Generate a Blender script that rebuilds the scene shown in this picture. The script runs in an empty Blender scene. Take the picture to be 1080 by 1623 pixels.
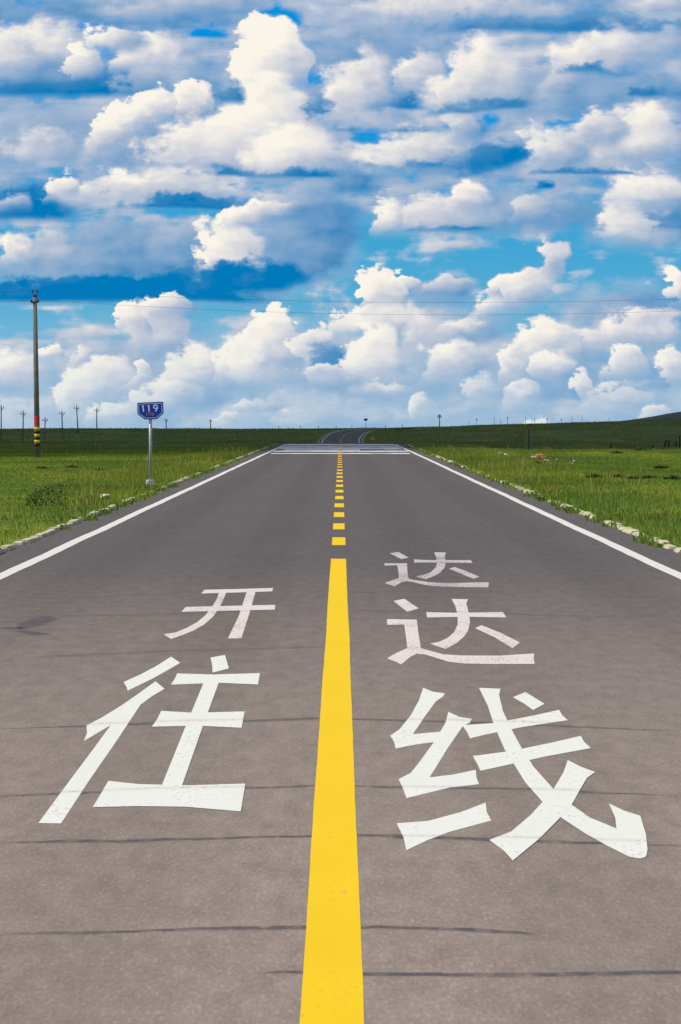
import bpy, bmesh, math, random
import numpy as np
from mathutils import Vector, Matrix, noise as mnoise
R = math.radians
random.seed(7)
rng = np.random.default_rng(11)
scene = bpy.context.scene
col = scene.collection

# ------------------------------------------------------------------ camera
F_PX = 8760.0                      # telephoto: pixels per radian on a 1080 px wide frame
CAM_H = 1.6
cam_d = bpy.data.cameras.new("camera")
cam = bpy.data.objects.new("camera", cam_d)
col.objects.link(cam)
cam_d.sensor_fit = 'HORIZONTAL'
cam_d.sensor_width = 36.0
cam_d.lens = 36.0 * F_PX / 1080.0
cam_d.clip_start = 0.5
cam_d.clip_end = 30000.0
cam.location = (0.0, 0.0, CAM_H)
TILT = math.atan(147.5 / F_PX)
cam.rotation_euler = (R(90) - TILT, 0, 0)
scene.camera = cam

# ------------------------------------------------------------------ exposure
scene.view_settings.view_transform = 'Standard'
scene.view_settings.look = 'None'
scene.view_settings.exposure = 0.0
scene.view_settings.gamma = 1.0
scene.cycles.use_denoising = True

# ------------------------------------------------------------------ sun
SUN_DIR = Vector((-0.74, -0.10, 0.70)).normalized()      # from the ground towards the sun
sun_d = bpy.data.lights.new("sun", 'SUN')
sun_d.energy = 4.6
sun_d.angle = R(0.53)
sun_d.color = (1.0, 0.95, 0.87)
sun = bpy.data.objects.new("sun", sun_d)
col.objects.link(sun)
sun.location = (-40, -20, 60)
sun.rotation_euler = SUN_DIR.to_track_quat('Z', 'Y').to_euler()

# ------------------------------------------------------------------ node helper
class NT:
    """Small expression builder over a node tree."""
    def __init__(s, nt): s.nt = nt
    def new(s, t): return s.nt.nodes.new(t)
    def link(s, a, b): s.nt.links.new(a, b)
    def put(s, sock, v):
        if isinstance(v, bpy.types.NodeSocket): s.link(v, sock)
        else:
            if isinstance(v, tuple):
                if sock.type == 'RGBA' and len(v) == 3: v = v + (1.0,)
                elif sock.type == 'VECTOR': v = v[:3]
            sock.default_value = v
    def m(s, op, a, b=None, c=None, clamp=False):
        n = s.new('ShaderNodeMath'); n.operation = op; n.use_clamp = clamp
        s.put(n.inputs[0], a)
        if b is not None: s.put(n.inputs[1], b)
        if c is not None: s.put(n.inputs[2], c)
        return n.outputs[0]
    def v(s, op, a, b=None, c=None):
        n = s.new('ShaderNodeVectorMath'); n.operation = op
        s.put(n.inputs[0], a)
        if b is not None: s.put(n.inputs[1], b)
        if c is not None: s.put(n.inputs[2], c)
        return n.outputs[0]
    def sep(s, a):
        n = s.new('ShaderNodeSeparateXYZ'); s.put(n.inputs[0], a); return n.outputs
    def comb(s, x, y, z):
        n = s.new('ShaderNodeCombineXYZ')
        for i, q in enumerate((x, y, z)): s.put(n.inputs[i], q)
        return n.outputs[0]
    def ss(s, x, lo, hi, a=0.0, b=1.0, kind='SMOOTHSTEP'):
        n = s.new('ShaderNodeMapRange'); n.interpolation_type = kind
        for i, q in enumerate((x, lo, hi, a, b)): s.put(n.inputs[i], q)
        return n.outputs[0]
    def mix(s, f, a, b):
        n = s.new('ShaderNodeMix'); n.data_type = 'FLOAT'
        s.put(n.inputs[0], f); s.put(n.inputs[2], a); s.put(n.inputs[3], b)
        return n.outputs[0]
    def mixc(s, f, a, b, mode='MIX'):
        n = s.new('ShaderNodeMix'); n.data_type = 'RGBA'; n.blend_type = mode
        s.put(n.inputs[0], f); s.put(n.inputs[6], a); s.put(n.inputs[7], b)
        return n.outputs[2]
    def noise(s, vec, scale, detail=4.0, rough=0.55, dim='3D', col=False, distort=0.0):
        n = s.new('ShaderNodeTexNoise'); n.noise_dimensions = dim
        s.put(n.inputs['Vector'], vec)
        n.inputs['Scale'].default_value = scale; n.inputs['Detail'].default_value = detail
        n.inputs['Roughness'].default_value = rough; n.inputs['Distortion'].default_value = distort
        return n.outputs[1] if col else n.outputs[0]
    def voro(s, vec, scale, detail=0.0, rough=0.5, dim='2D', feat='F1', out=0, smooth=0.5):
        n = s.new('ShaderNodeTexVoronoi'); n.voronoi_dimensions = dim; n.feature = feat
        n.normalize = True
        s.put(n.inputs['Vector'], vec); n.inputs['Scale'].default_value = scale
        n.inputs['Detail'].default_value = detail; n.inputs['Roughness'].default_value = rough
        if feat == 'SMOOTH_F1': n.inputs['Smoothness'].default_value = smooth
        return n.outputs[out]
    def ramp(s, f, stops, interp='LINEAR'):
        n = s.new('ShaderNodeValToRGB'); cr = n.color_ramp; cr.interpolation = interp
        while len(cr.elements) < len(stops): cr.elements.new(0.5)
        for e, (p, c) in zip(cr.elements, stops):
            e.position = p; e.color = (c[0], c[1], c[2], 1)
        s.put(n.inputs[0], f); return n.outputs[0]

def srgb(r, g, b):
    f = lambda c: c / 12.92 if c <= 0.04045 else ((c + 0.055) / 1.055) ** 2.4
    return (f(r / 255), f(g / 255), f(b / 255), 1.0)

# ------------------------------------------------------------------ world: Nishita daylight with fair-weather cumulus
world = bpy.data.worlds.new("World")
scene.world = world
world.use_nodes = True
wt = world.node_tree
wt.nodes.clear()
W = NT(wt)
sky = W.new('ShaderNodeTexSky')
sky.sky_type = 'NISHITA'
sky.sun_disc = False
sky.sun_elevation = math.asin(SUN_DIR.z)
sky.sun_rotation = math.atan2(SUN_DIR.x, SUN_DIR.y)
sky.air_density = 1.0; sky.dust_density = 0.4; sky.ozone_density = 2.0
tc = W.new('ShaderNodeTexCoord')
dx, dy, dz = W.sep(tc.outputs['Generated'])[:3]
az = W.m('ARCTAN2', dx, dy)
hyp = W.m('SQRT', W.m('ADD', W.m('MULTIPLY', dx, dx), W.m('MULTIPLY', dy, dy)))
el = W.m('ARCTAN2', dz, hyp)
# sky coordinates: one unit = 100/F_PX radians; X grows to the east of north, Y grows downward from 4.34 degrees up
SX = W.m('MULTIPLY_ADD', az, F_PX / 100, 5.40)
SY = W.m('MULTIPLY_ADD', el, -F_PX / 100, 6.64)
P0 = W.comb(SX, SY, 0.0)

# clear sky: Nishita deepened to the clean blue of a high plateau near the horizon
blue = W.ramp(W.m('MULTIPLY', SY, 0.14), [
    (0.00, srgb(0, 146, 222)), (0.30, srgb(10, 150, 218)), (0.53, srgb(62, 165, 212)), (0.67, srgb(88, 172, 212)),
    (0.80, srgb(128, 188, 220)), (0.94, srgb(176, 210, 228))])
nish = W.v('SCALE', sky.outputs[0])
wt.nodes[-1].inputs['Scale'].default_value = 0.10
low = W.ss(el, 0.09, 0.30)

# turbulence shared by every cloud
big = W.noise(W.v('MULTIPLY', P0, (0.75, 1.25, 1.0)), 1.1, 2.0, 0.5, col=True)
fine = W.noise(W.v('MULTIPLY', P0, (0.85, 1.15, 1.0)), 3.6, 5.0, 0.58, col=True)
bigc = W.v('SUBTRACT', big, (0.5, 0.5, 0.5))
finec = W.v('SUBTRACT', fine, (0.5, 0.5, 0.5))
WARP = W.v('ADD', W.v('MULTIPLY', bigc, (0.95, 0.55, 0)), W.v('MULTIPLY', finec, (0.50, 0.36, 0)))
P = W.v('ADD', P0, WARP)
X, Y = W.sep(P)[:2]
YB = W.sep(W.v('ADD', P0, W.v('MULTIPLY', WARP, (0, 0.16, 0))))[1]       # flatter turbulence for the bases
STREAK = W.noise(W.v('MULTIPLY', P0, (0.55, 3.2, 1.0)), 1.0, 4.0, 0.55)
# cauliflower heads, and their relief towards the light
PV = W.v('ADD', W.v('MULTIPLY', P0, (0.78, 1.12, 1.0)), W.v('ADD', W.v('MULTIPLY', finec, (0.30, 0.26, 0)), W.v('MULTIPLY', bigc, (0.5, 0.5, 0))))
def billow(vec):
    a = W.voro(vec, 1.9, 2.4, 0.50, feat='SMOOTH_F1', smooth=0.45)
    return a
b0 = billow(PV)
b1 = billow(W.v('ADD', PV, (-0.09, -0.13, 0)))
RELIEF = W.m('MULTIPLY', W.m('SUBTRACT', b1, b0), 1.0)                  # > 0 on sunlit flanks
EDGE = W.m('MULTIPLY_ADD', b0, -0.62, W.m('MULTIPLY_ADD', W.sep(finec)[0], 1.5, W.m('MULTIPLY_ADD', STREAK, 0.7, -0.05)))                              # puffs push the outline out
FINE = W.sep(finec)[2]
BIG = W.sep(bigc)[2]

CLOUDS = [
#  cx, base, half width, height, tone, softness, tilt
 # high veil and grey undersides
 (150,34,300,50,.40,.6,0),(330,22,190,40,.66,.5,0),(740,22,200,40,.86,.4,0),(890,50,270,32,.26,.5,0),
 (560,110,170,110,.52,.7,0),(1000,160,190,60,.44,.7,0),(100,252,230,110,.52,.5,0),(340,190,160,70,.38,.6,0),
 (120,112,190,60,.62,.7,0),(560,66,190,66,.60,.7,0),(610,170,160,86,.56,.7,0),(880,160,230,66,.60,.7,0),
 (300,266,310,66,.66,.6,0),(650,264,210,52,.66,.6,0),(955,268,190,76,.66,.6,0),(730,358,190,52,.64,.6,0),(1000,372,110,60,.64,.6,0),

 (110,150,170,62,.12,.4,0),(70,112,105,88,.93,.35,0),(10,105,70,65,.92,.4,0),(128,104,30,42,1.0,.2,.2),(232,100,75,52,1.0,.25,0),(175,70,45,30,.95,.3,0),
 (270,142,100,36,.50,.5,0),(75,246,75,38,.74,.6,0),
 (230,245,110,62,.46,.5,.3),(238,190,92,40,1.0,.18,.38),(300,170,40,40,1.0,.18,.1),
 (446,40,40,36,-1,.45,0),(325,60,44,14,-1,.6,0),(430,130,72,105,1.02,.14,0),(415,215,88,120,1.0,.2,0),(380,264,175,108,.96,.25,0),(470,262,95,75,.97,.3,0),(368,160,30,42,.22,.4,0),(506,186,36,56,.34,.4,0),
 (600,173,110,18,.18,.6,0),(565,168,68,108,.95,.4,.35),(575,196,95,25,.66,.5,0),(620,208,110,10,.2,.7,0),
 (540,256,100,34,.78,.5,0),(655,252,112,62,.94,.4,.12),(735,205,35,40,.85,.4,0),
 (670,132,42,52,.80,.35,0),(785,165,120,80,.86,.3,0),(765,150,75,95,.95,.3,0),
 (945,106,108,66,.98,.4,.2),(1050,90,60,60,.66,.6,0),
 (785,196,20,26,-1,.9,.2),(905,204,52,24,-1,.4,.1),(1020,152,34,16,.14,.6,0),
 (775,262,70,50,.16,.5,.3),(960,265,142,90,.86,.3,0),(1010,235,85,78,.97,.25,0),(868,250,46,58,.88,.3,0),(940,215,50,45,.9,.3,0),
 (800,350,190,74,.54,.5,0),(560,300,60,40,.3,.6,0),(700,359,115,56,.80,.3,0),(612,358,30,56,.98,.25,0),(745,320,35,40,.95,.3,0),(850,335,40,40,.72,.4,0),
 (858,298,26,14,.14,.5,0),(1010,372,72,62,.97,.25,0),(1030,320,92,66,.93,.3,0),(1072,362,44,52,.30,.4,0),
 (30,345,100,80,.08,.5,0),(20,325,32,26,.66,.5,0),
 (275,309,200,38,.88,.35,0),(100,306,34,40,1.0,.25,0),(350,332,180,20,.10,.5,-.04),
 (200,436,260,104,.42,.4,0),(480,446,112,170,.38,.4,.35),(460,345,85,58,.58,.4,.3),(300,400,80,60,.50,.5,0),
 (365,428,54,96,1.0,.3,0),(400,345,75,22,1.0,.3,.2),(22,412,44,52,.97,.4,0),(80,402,66,44,.70,.5,0),
 (160,476,280,46,.0,.25,0),(370,464,130,54,.03,.4,.15),
 (430,279,140,15,.22,.6,0),(955,275,135,12,.26,.6,0),(775,176,95,14,.26,.6,.08),(945,116,80,12,.34,.6,0),(690,366,120,9,.36,.7,0),(640,262,90,12,.34,.7,0),
 # the far bank above the horizon
 (220,676,270,170,.56,.5,0),(590,680,320,150,.52,.5,0),(900,680,260,200,.46,.6,0),(720,560,120,110,.5,.6,0),(990,520,150,90,.45,.7,0),
 (235,606,250,120,.70,.6,0),(520,604,250,126,.72,.6,0),(800,596,240,94,.68,.6,0),(985,548,170,64,.70,.6,0),(660,524,150,60,.72,.6,0),
 (150,660,210,52,.76,.6,0),(450,668,250,44,.76,.7,0),(750,666,250,50,.70,.7,0),(1000,666,170,52,.75,.6,0),
 (250,545,70,85,.84,.25,0),(262,492,44,28,.95,.2,0),(205,520,34,45,.96,.2,0),(82,565,15,24,1.0,.25,0),(125,578,20,34,.88,.35,0),
 (28,602,66,50,.93,.35,0),(160,622,64,56,.95,.3,0),(104,648,24,46,.98,.3,0),(218,605,22,30,.95,.3,0),(320,600,58,62,.92,.3,0),(270,640,50,40,.86,.4,0),
 (375,592,46,56,.94,.3,0),(445,592,92,74,.96,.25,0),(432,560,48,84,1.0,.16,0),(500,560,30,60,.9,.3,0),(522,584,38,48,.24,.5,.3),
 (600,520,105,54,.98,.22,0),(605,478,46,58,1.02,.15,0),(640,452,34,26,1.0,.15,0),(590,588,52,84,1.02,.25,0),(690,545,60,60,.76,.5,0),(700,470,60,38,.50,.5,0),(715,452,40,20,.8,.4,0),
 (712,582,58,54,.95,.35,.2),(740,520,40,28,.85,.4,0),
 (866,562,66,68,1.0,.28,0),(816,592,20,52,.93,.35,0),(875,588,44,30,.93,.35,0),
 (820,468,76,50,1.0,.3,.35),(872,428,26,58,.80,.35,0),(780,470,24,16,.9,.4,0),
 (1012,536,90,38,.92,.4,0),(990,586,38,44,.96,.3,0),(925,622,22,36,.94,.3,0),(1074,600,26,66,.93,.3,0),(1074,472,28,54,1.0,.25,0),
 (605,616,66,18,.90,.4,0),(520,604,60,20,.84,.4,0),(666,642,22,30,.93,.35,.3),(400,646,40,14,.84,.5,0),(368,670,24,18,.88,.4,0),(200,658,56,26,.88,.4,0),
 (822,632,26,36,.92,.35,.2),(770,622,36,36,.80,.4,.2),(985,636,64,32,.84,.4,0),(1040,664,36,22,.93,.4,0),(860,676,24,16,.93,.4,0),(470,668,40,20,.8,.5,0),(60,660,60,24,.75,.5,0),
]
# a thin broken veil everywhere, thicker higher up
veil = W.m('MULTIPLY_ADD', BIG, 2.6, W.m('ADD', W.ss(SY, 4.9, 2.6, 0.0, 0.85), W.ss(SY, 4.6, 6.0, 0.0, 0.95)))
veil = W.m('MULTIPLY_ADD', W.m('SUBTRACT', STREAK, 0.5), 1.3, veil)
veil = W.m('MULTIPLY', W.ss(W.m('MULTIPLY_ADD', FINE, 0.9, veil), 0.22, 0.70), 0.92)
lit = W.m('MULTIPLY_ADD', BIG, 1.0, W.m('MULTIPLY_ADD', STREAK, 0.75, 0.17))
lit = W.m('ADD', W.m('MULTIPLY_ADD', RELIEF, 0.35, lit), W.ss(SY, 4.6, 6.3, 0.0, 0.04))
cover = veil
def puff_group(hole):
    """One cumulus: (packed X, Y, flat Y), the running tone and cover -> the new tone and cover."""
    g = bpy.data.node_groups.new("cloud_hole" if hole else "cumulus", 'ShaderNodeTree')
    io = g.interface
    for nm in ('Q', 'S', 'O'): io.new_socket(nm, in_out='INPUT', socket_type='NodeSocketVector')
    for nm in ('edge', 'relief', 'lit', 'cover', 'tilt_v', 'tilt_b', 'amp', 'soft', 'b0', 'b1', 'k', 'tone', 'kr'):
        io.new_socket(nm, in_out='INPUT', socket_type='NodeSocketFloat')
    for nm in ('lit', 'cover'): io.new_socket(nm, in_out='OUTPUT', socket_type='NodeSocketFloat')
    G = NT(g)
    i = G.new('NodeGroupInput').outputs
    o = G.new('NodeGroupOutput').inputs
    q = G.v('MULTIPLY_ADD', i['cover'], (1e-7, 1e-7, 1e-7), i['Q'])      # keeps the evaluation in order
    u, v, yb = G.sep(G.v('MULTIPLY_ADD', q, i['S'], i['O']))[:3]
    v = G.m('MULTIPLY_ADD', u, i['tilt_v'], v)
    yb = G.m('MULTIPLY_ADD', u, i['tilt_b'], yb)
    vp = G.m('MAXIMUM', v, 0.0)
    rr = G.m('SQRT', G.m('MULTIPLY_ADD', u, u, G.m('MULTIPLY', vp, vp)))
    d = G.m('SUBTRACT', G.m('MULTIPLY_ADD', i['edge'], i['amp'], 1.0), rr)
    a = G.ss(d, 0.0, i['soft'])
    a = G.m('MULTIPLY', a, G.ss(yb, i['b0'], i['b1'], 1.0, 0.0))
    if hole:
        G.link(i['lit'], o['lit'])
        G.link(G.m('MULTIPLY', i['cover'], G.m('SUBTRACT', 1.0, a)), o['cover'])
        return g
    # self shading: brighter to the top and the sunlit left, relief from the heads, grey near the base
    l = G.m('MULTIPLY_ADD', vp, i['k'], i['tone'])
    l = G.m('MULTIPLY_ADD', i['relief'], i['kr'], l)
    l = G.m('MULTIPLY_ADD', u, G.m('MULTIPLY', i['k'], -0.55), l)
    G.link(G.mix(a, i['lit'], l), o['lit'])
    G.link(G.m('MAXIMUM', i['cover'], a), o['cover'])
    return g
g_puff, g_hole = puff_group(False), puff_group(True)
Q = W.comb(X, Y, YB)
# every bright head trails a broad soft grey underside to its lee
ALL = []
for c in CLOUDS:
    (cx, base, w, h, tone, soft, tilt) = c
    if 0.82 < tone <= 1.0 and w > 34:
        ALL.append((cx + 0.30 * w, base + 0.16 * h, w * 1.25, h * 0.95, 0.45 if base < 400 else 0.52, 0.85, tilt * 0.7))
    ALL.append(c)
# keep the undersides behind: hidden parts first within each layer
for (cx, base, w, h, tone, soft, tilt) in ALL:
    cx /= 100; base /= 100; w /= 100; h /= 100
    n = W.new('ShaderNodeGroup'); n.node_tree = g_hole if tone < 0 else g_puff
    I = n.inputs
    I['S'].default_value = (1 / w, -1 / h, 1.0)
    I['O'].default_value = (-cx / w, base / h, -base)
    I['tilt_v'].default_value = -tilt * w / h
    I['tilt_b'].default_value = tilt * w
    I['amp'].default_value = min(0.9, 0.34 / min(w, h)) * (0.75 if tone > 0 else 0.3)
    I['soft'].default_value = soft * ((1.15 if base < 4.2 and tone <= 1.0 else 0.85) if tone > 0.82 else 1.0)
    bs = min(0.12, 0.35 * h) * (2.2 if tone > 0.3 else 1.0)
    I['b0'].default_value = -bs * 0.4; I['b1'].default_value = bs
    k = 0.14 + 0.26 * min(1.0, tone)
    I['k'].default_value = k; I['tone'].default_value = tone - k * 0.70
    I['kr'].default_value = 0.08 + (0.22 if base < 4.2 else 0.30) * min(1.0, tone) * (1.0 if h > .3 else .5) * (1.15 if base < 4.6 else 0.8)
    W.link(Q, I['Q']); W.link(EDGE, I['edge']); W.link(RELIEF, I['relief'])
    W.link(lit, I['lit']); W.link(cover, I['cover'])
    lit, cover = n.outputs[0], n.outputs[1]
lit = W.m('MULTIPLY_ADD', W.sep(bigc)[0], 0.45, lit)
lit = W.m('MULTIPLY_ADD', W.m('SUBTRACT', STREAK, 0.5), 0.22, lit)
lit = W.m('MULTIPLY_ADD', FINE, 0.16, lit, clamp=True)
ccol = W.ramp(lit, [
    (0.00, srgb(0, 122, 186)), (0.14, srgb(58, 134, 190)), (0.34, srgb(120, 162, 202)), (0.50, srgb(158, 180, 208)),
    (0.65, srgb(190, 198, 214)), (0.80, srgb(220, 220, 224)), (0.92, srgb(240, 236, 229)), (1.0, srgb(251, 245, 233))])
ccol = W.mixc(W.ss(SY, 5.0, 6.9, 0.0, 0.40), ccol, srgb(168, 204, 226))
near = W.mixc(cover, blue, ccol)
# the rest of the sky dome: Nishita with scattered cloud
zz = W.m('ADD', W.m('MAXIMUM', dz, 0.0), 0.06)
plane = W.comb(W.m('DIVIDE', dx, zz), W.m('DIVIDE', dy, zz), 0.0)          # a flat cloud deck seen in perspective
gen = W.noise(plane, 0.9, 6.0, 0.58, distort=0.3)
gen2 = W.noise(W.v('ADD', plane, (0.05, 0.02, 0)), 0.9, 6.0, 0.58, distort=0.3)
gcl = W.ss(gen, 0.45, 0.60, 0.0, 0.95)
gto = W.ss(W.m('SUBTRACT', gen, gen2), -0.06, 0.05)
clear = W.mixc(W.ss(el, 0.06, 0.45), blue, nish)
dome = W.mixc(gcl, clear, W.mixc(gto, srgb(158, 180, 208), srgb(246, 242, 234)))
bgn = W.new('ShaderNodeBackground'); W.put(bgn.inputs[0], near)
bgd = W.new('ShaderNodeBackground'); W.put(bgd.inputs[0], dome)
inwin = W.m('MULTIPLY', W.m('MULTIPLY', W.ss(W.m('ABSOLUTE', az), 0.085, 0.22, 1.0, 0.0), W.m('GREATER_THAN', el, -0.01)), W.m('SUBTRACT', 1.0, low))
mixw = W.new('ShaderNodeMixShader')
W.put(mixw.inputs[0], inwin); W.link(bgd.outputs[0], mixw.inputs[1]); W.link(bgn.outputs[0], mixw.inputs[2])
wo = W.new('ShaderNodeOutputWorld'); W.link(mixw.outputs[0], wo.inputs[0])
world.cycles.sampling_method = 'MANUAL'
world.cycles.sample_map_resolution = 512

# ------------------------------------------------------------------ object helpers
def tag(o, label=None, cat=None, group=None, kind=None):
    if label: o["label"] = label
    if cat: o["category"] = cat
    if group: o["group"] = group
    if kind: o["kind"] = kind
    return o
def empty(name, loc, label, cat, group=None):
    o = bpy.data.objects.new(name, None); col.objects.link(o)
    o.location = loc; o.empty_display_size = 0.2
    return tag(o, label, cat, group)
def mesh_obj(name, verts, faces, mats, parent=None, smooth=False, midx=None, loc=None):
    me = bpy.data.meshes.new(name)
    me.from_pydata([tuple(v) for v in verts], [], faces)
    return me_obj(name, me, mats, parent, smooth, midx, loc)
def me_obj(name, me, mats, parent=None, smooth=False, midx=None, loc=None):
    for m in (mats if isinstance(mats, (list, tuple)) else [mats]): me.materials.append(m)
    if smooth: me.polygons.foreach_set('use_smooth', [True] * len(me.polygons))
    if midx is not None: me.polygons.foreach_set('material_index', midx)
    me.update()
    o = bpy.data.objects.new(name, me); col.objects.link(o)
    if parent is not None: o.parent = parent
    if loc is not None: o.location = loc
    return o
def bm_obj(name, bm, mats, parent=None, smooth=False, loc=None):
    me = bpy.data.meshes.new(name); bm.normal_update(); bm.to_mesh(me); bm.free()
    return me_obj(name, me, mats, parent, smooth, None, loc)
def big_mesh(name, co, faces4, faces3, mats, attr=None):
    """Fast numpy mesh: quads then triangles."""
    me = bpy.data.meshes.new(name)
    me.vertices.add(len(co)); me.vertices.foreach_set('co', np.ascontiguousarray(co, dtype=np.float32).ravel())
    n4, n3 = len(faces4), len(faces3)
    me.loops.add(n4 * 4 + n3 * 3)
    me.loops.foreach_set('vertex_index', np.concatenate([np.ravel(faces4), np.ravel(faces3)]).astype(np.int32))
    me.polygons.add(n4 + n3)
    st = np.concatenate([np.arange(n4) * 4, n4 * 4 + np.arange(n3) * 3]).astype(np.int32)
    me.polygons.foreach_set('loop_start', st)
    me.update(calc_edges=True)
    if attr is not None:
        a = me.attributes.new('tone', 'FLOAT', 'POINT'); a.data.foreach_set('value', attr.astype(np.float32))
    return me_obj(name, me, mats)
def add_tube(bm, pts, rad, seg=10, caps=True):
    """Tube along points; rad is a number or one radius per point."""
    pts = [Vector(p) for p in pts]
    rads = rad if isinstance(rad, (list, tuple)) else [rad] * len(pts)
    rings = []
    for i, p in enumerate(pts):
        t = (pts[min(i + 1, len(pts) - 1)] - pts[max(i - 1, 0)]).normalized()
        a = t.cross(Vector((0, 1, 0)) if abs(t.y) < 0.9 else Vector((1, 0, 0))).normalized(); b = t.cross(a)
        rings.append([bm.verts.new(p + (a * math.cos(k * math.tau / seg) + b * math.sin(k * math.tau / seg)) * rads[i]) for k in range(seg)])
    for r0, r1 in zip(rings, rings[1:]):
        for k in range(seg): bm.faces.new((r0[k], r0[(k + 1) % seg], r1[(k + 1) % seg], r1[k]))
    if caps: bm.faces.new(rings[0][::-1]); bm.faces.new(rings[-1])
def add_box(bm, c, s, rz=0.0, bevel=0.0):
    M = Matrix.Translation(c) @ Matrix.Rotation(rz, 4, 'Z') @ Matrix.Diagonal((s[0], s[1], s[2], 1))
    r = bmesh.ops.create_cube(bm, size=1.0, matrix=M)
    if bevel:
        es = list({e for v in r['verts'] for e in v.link_edges})
        bmesh.ops.bevel(bm, geom=es, offset=bevel, segments=2, affect='EDGES')
def add_lathe(bm, c, prof, seg=12):
    rings = [[bm.verts.new((c[0] + r * math.cos(k * math.tau / seg), c[1] + r * math.sin(k * math.tau / seg), c[2] + z)) for k in range(seg)] for r, z in prof]
    for r0, r1 in zip(rings, rings[1:]):
        for k in range(seg): bm.faces.new((r0[k], r0[(k + 1) % seg], r1[(k + 1) % seg], r1[k]))
    bm.faces.new(rings[0][::-1]); bm.faces.new(rings[-1])
def rough_rock(bm, c, s, seed, sub=2):
    r = bmesh.ops.create_icosphere(bm, subdivisions=sub, radius=1.0)
    off = Vector((seed * 3.7, seed * 1.3, seed * 2.1))
    for v in r['verts']:
        p = v.co.copy()
        q = p * (1 + 0.5 * mnoise.noise(p * 1.1 + off) + 0.18 * mnoise.noise(p * 3 + off))
        q = Vector(tuple(max(-0.8, min(0.8, a)) for a in q))
        v.co = Vector((q.x * s[0], q.y * s[1], q.z * s[2])) + Vector(c)

# ------------------------------------------------------------------ materials
def mat(name):
    m = bpy.data.materials.new(name); m.use_nodes = True
    nt = m.node_tree; nt.nodes.clear()
    N = NT(nt)
    out = N.new('ShaderNodeOutputMaterial')
    bs = N.new('ShaderNodeBsdfPrincipled')
    N.link(bs.outputs[0], out.inputs[0])
    bs.inputs['Specular IOR Level'].default_value = 0.3
    return m, N, bs, out
def pos(N): return N.new('ShaderNodeNewGeometry').outputs['Position']
def plain(name, c, rough=0.6, metal=0.0, var=0.25, scale=6.0, bump=0.0, objspace=True):
    m, N, bs, out = mat(name)
    vec = N.new('ShaderNodeTexCoord').outputs['Object'] if objspace else pos(N)
    n = N.noise(vec, scale, 5.0, 0.6)
    f = N.ss(n, 0.3, 0.7)
    N.put(bs.inputs['Base Color'], N.mixc(f, (c[0] * (1 - var), c[1] * (1 - var), c[2] * (1 - var), 1), (min(1, c[0] * (1 + var)), min(1, c[1] * (1 + var)), min(1, c[2] * (1 + var)), 1)))
    bs.inputs['Roughness'].default_value = rough; bs.inputs['Metallic'].default_value = metal
    if bump:
        b = N.new('ShaderNodeBump'); b.inputs['Strength'].default_value = bump; b.inputs['Distance'].default_value = 0.02
        N.put(b.inputs['Height'], n); N.link(b.outputs[0], bs.inputs['Normal'])
    return m

def asphalt_colour(N, p):
    """Old dusty asphalt: warm and pale up close, darker grey far off, a painted view falloff."""
    x, y, z = N.sep(p)[:3]
    patch = N.noise(N.v('MULTIPLY', p, (0.9, 0.10, 1)), 1.0, 4.0, 0.6)
    mid = N.noise(N.v('MULTIPLY', p, (9.0, 1.3, 1)), 1.0, 4.0, 0.65)
    grain = N.noise(N.v('MULTIPLY', p, (85.0, 12.0, 1)), 1.0, 3.0, 0.7)
    stone = N.voro(N.v('MULTIPLY', p, (30.0, 4.0, 1)), 1.0, 0.0, 0.5, dim='2D')
    view_fade = N.ss(N.m('MULTIPLY_ADD', patch, 24.0, y), 26.0, 78.0, 1.0, 0.0)  # near-to-far brightness falloff of the view, painted into the asphalt colour
    c = N.mixc(view_fade, (0.102, 0.086, 0.083, 1), (0.250, 0.198, 0.167, 1))
    k = N.m('MULTIPLY_ADD', mid, 0.80, 0.60)
    k = N.m('MULTIPLY', k, N.m('MULTIPLY_ADD', grain, 0.80, 0.56))
    k = N.m('MULTIPLY', k, N.m('MULTIPLY_ADD', patch, 0.30, 0.85))
    # pale bits of aggregate
    k = N.m('ADD', k, N.m('MULTIPLY', N.ss(stone, 0.20, 0.05), 0.15))
    # wheel tracks polished a little darker and a band of dust between them
    ax = N.m('ABSOLUTE', x)
    tr = N.ss(N.m('ABSOLUTE', N.m('SUBTRACT', N.m('ABSOLUTE', N.m('SUBTRACT', ax, 1.75)), 0.85)), 0.15, 0.55, 0.93, 1.03)
    k = N.m('MULTIPLY', k, tr)
    return N.v('MULTIPLY', c, N.comb(k, k, k)), grain
def make_asphalt():
    m, N, bs, out = mat("asphalt")
    p = pos(N)
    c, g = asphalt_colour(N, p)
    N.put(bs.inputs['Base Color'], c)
    bs.inputs['Roughness'].default_value = 0.9
    bs.inputs['Specular IOR Level'].default_value = 0.15
    b = N.new('ShaderNodeBump'); b.inputs['Strength'].default_value = 0.35; b.inputs['Distance'].default_value = 0.004
    N.put(b.inputs['Height'], g); N.link(b.outputs[0], bs.inputs['Normal'])
    return m
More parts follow.
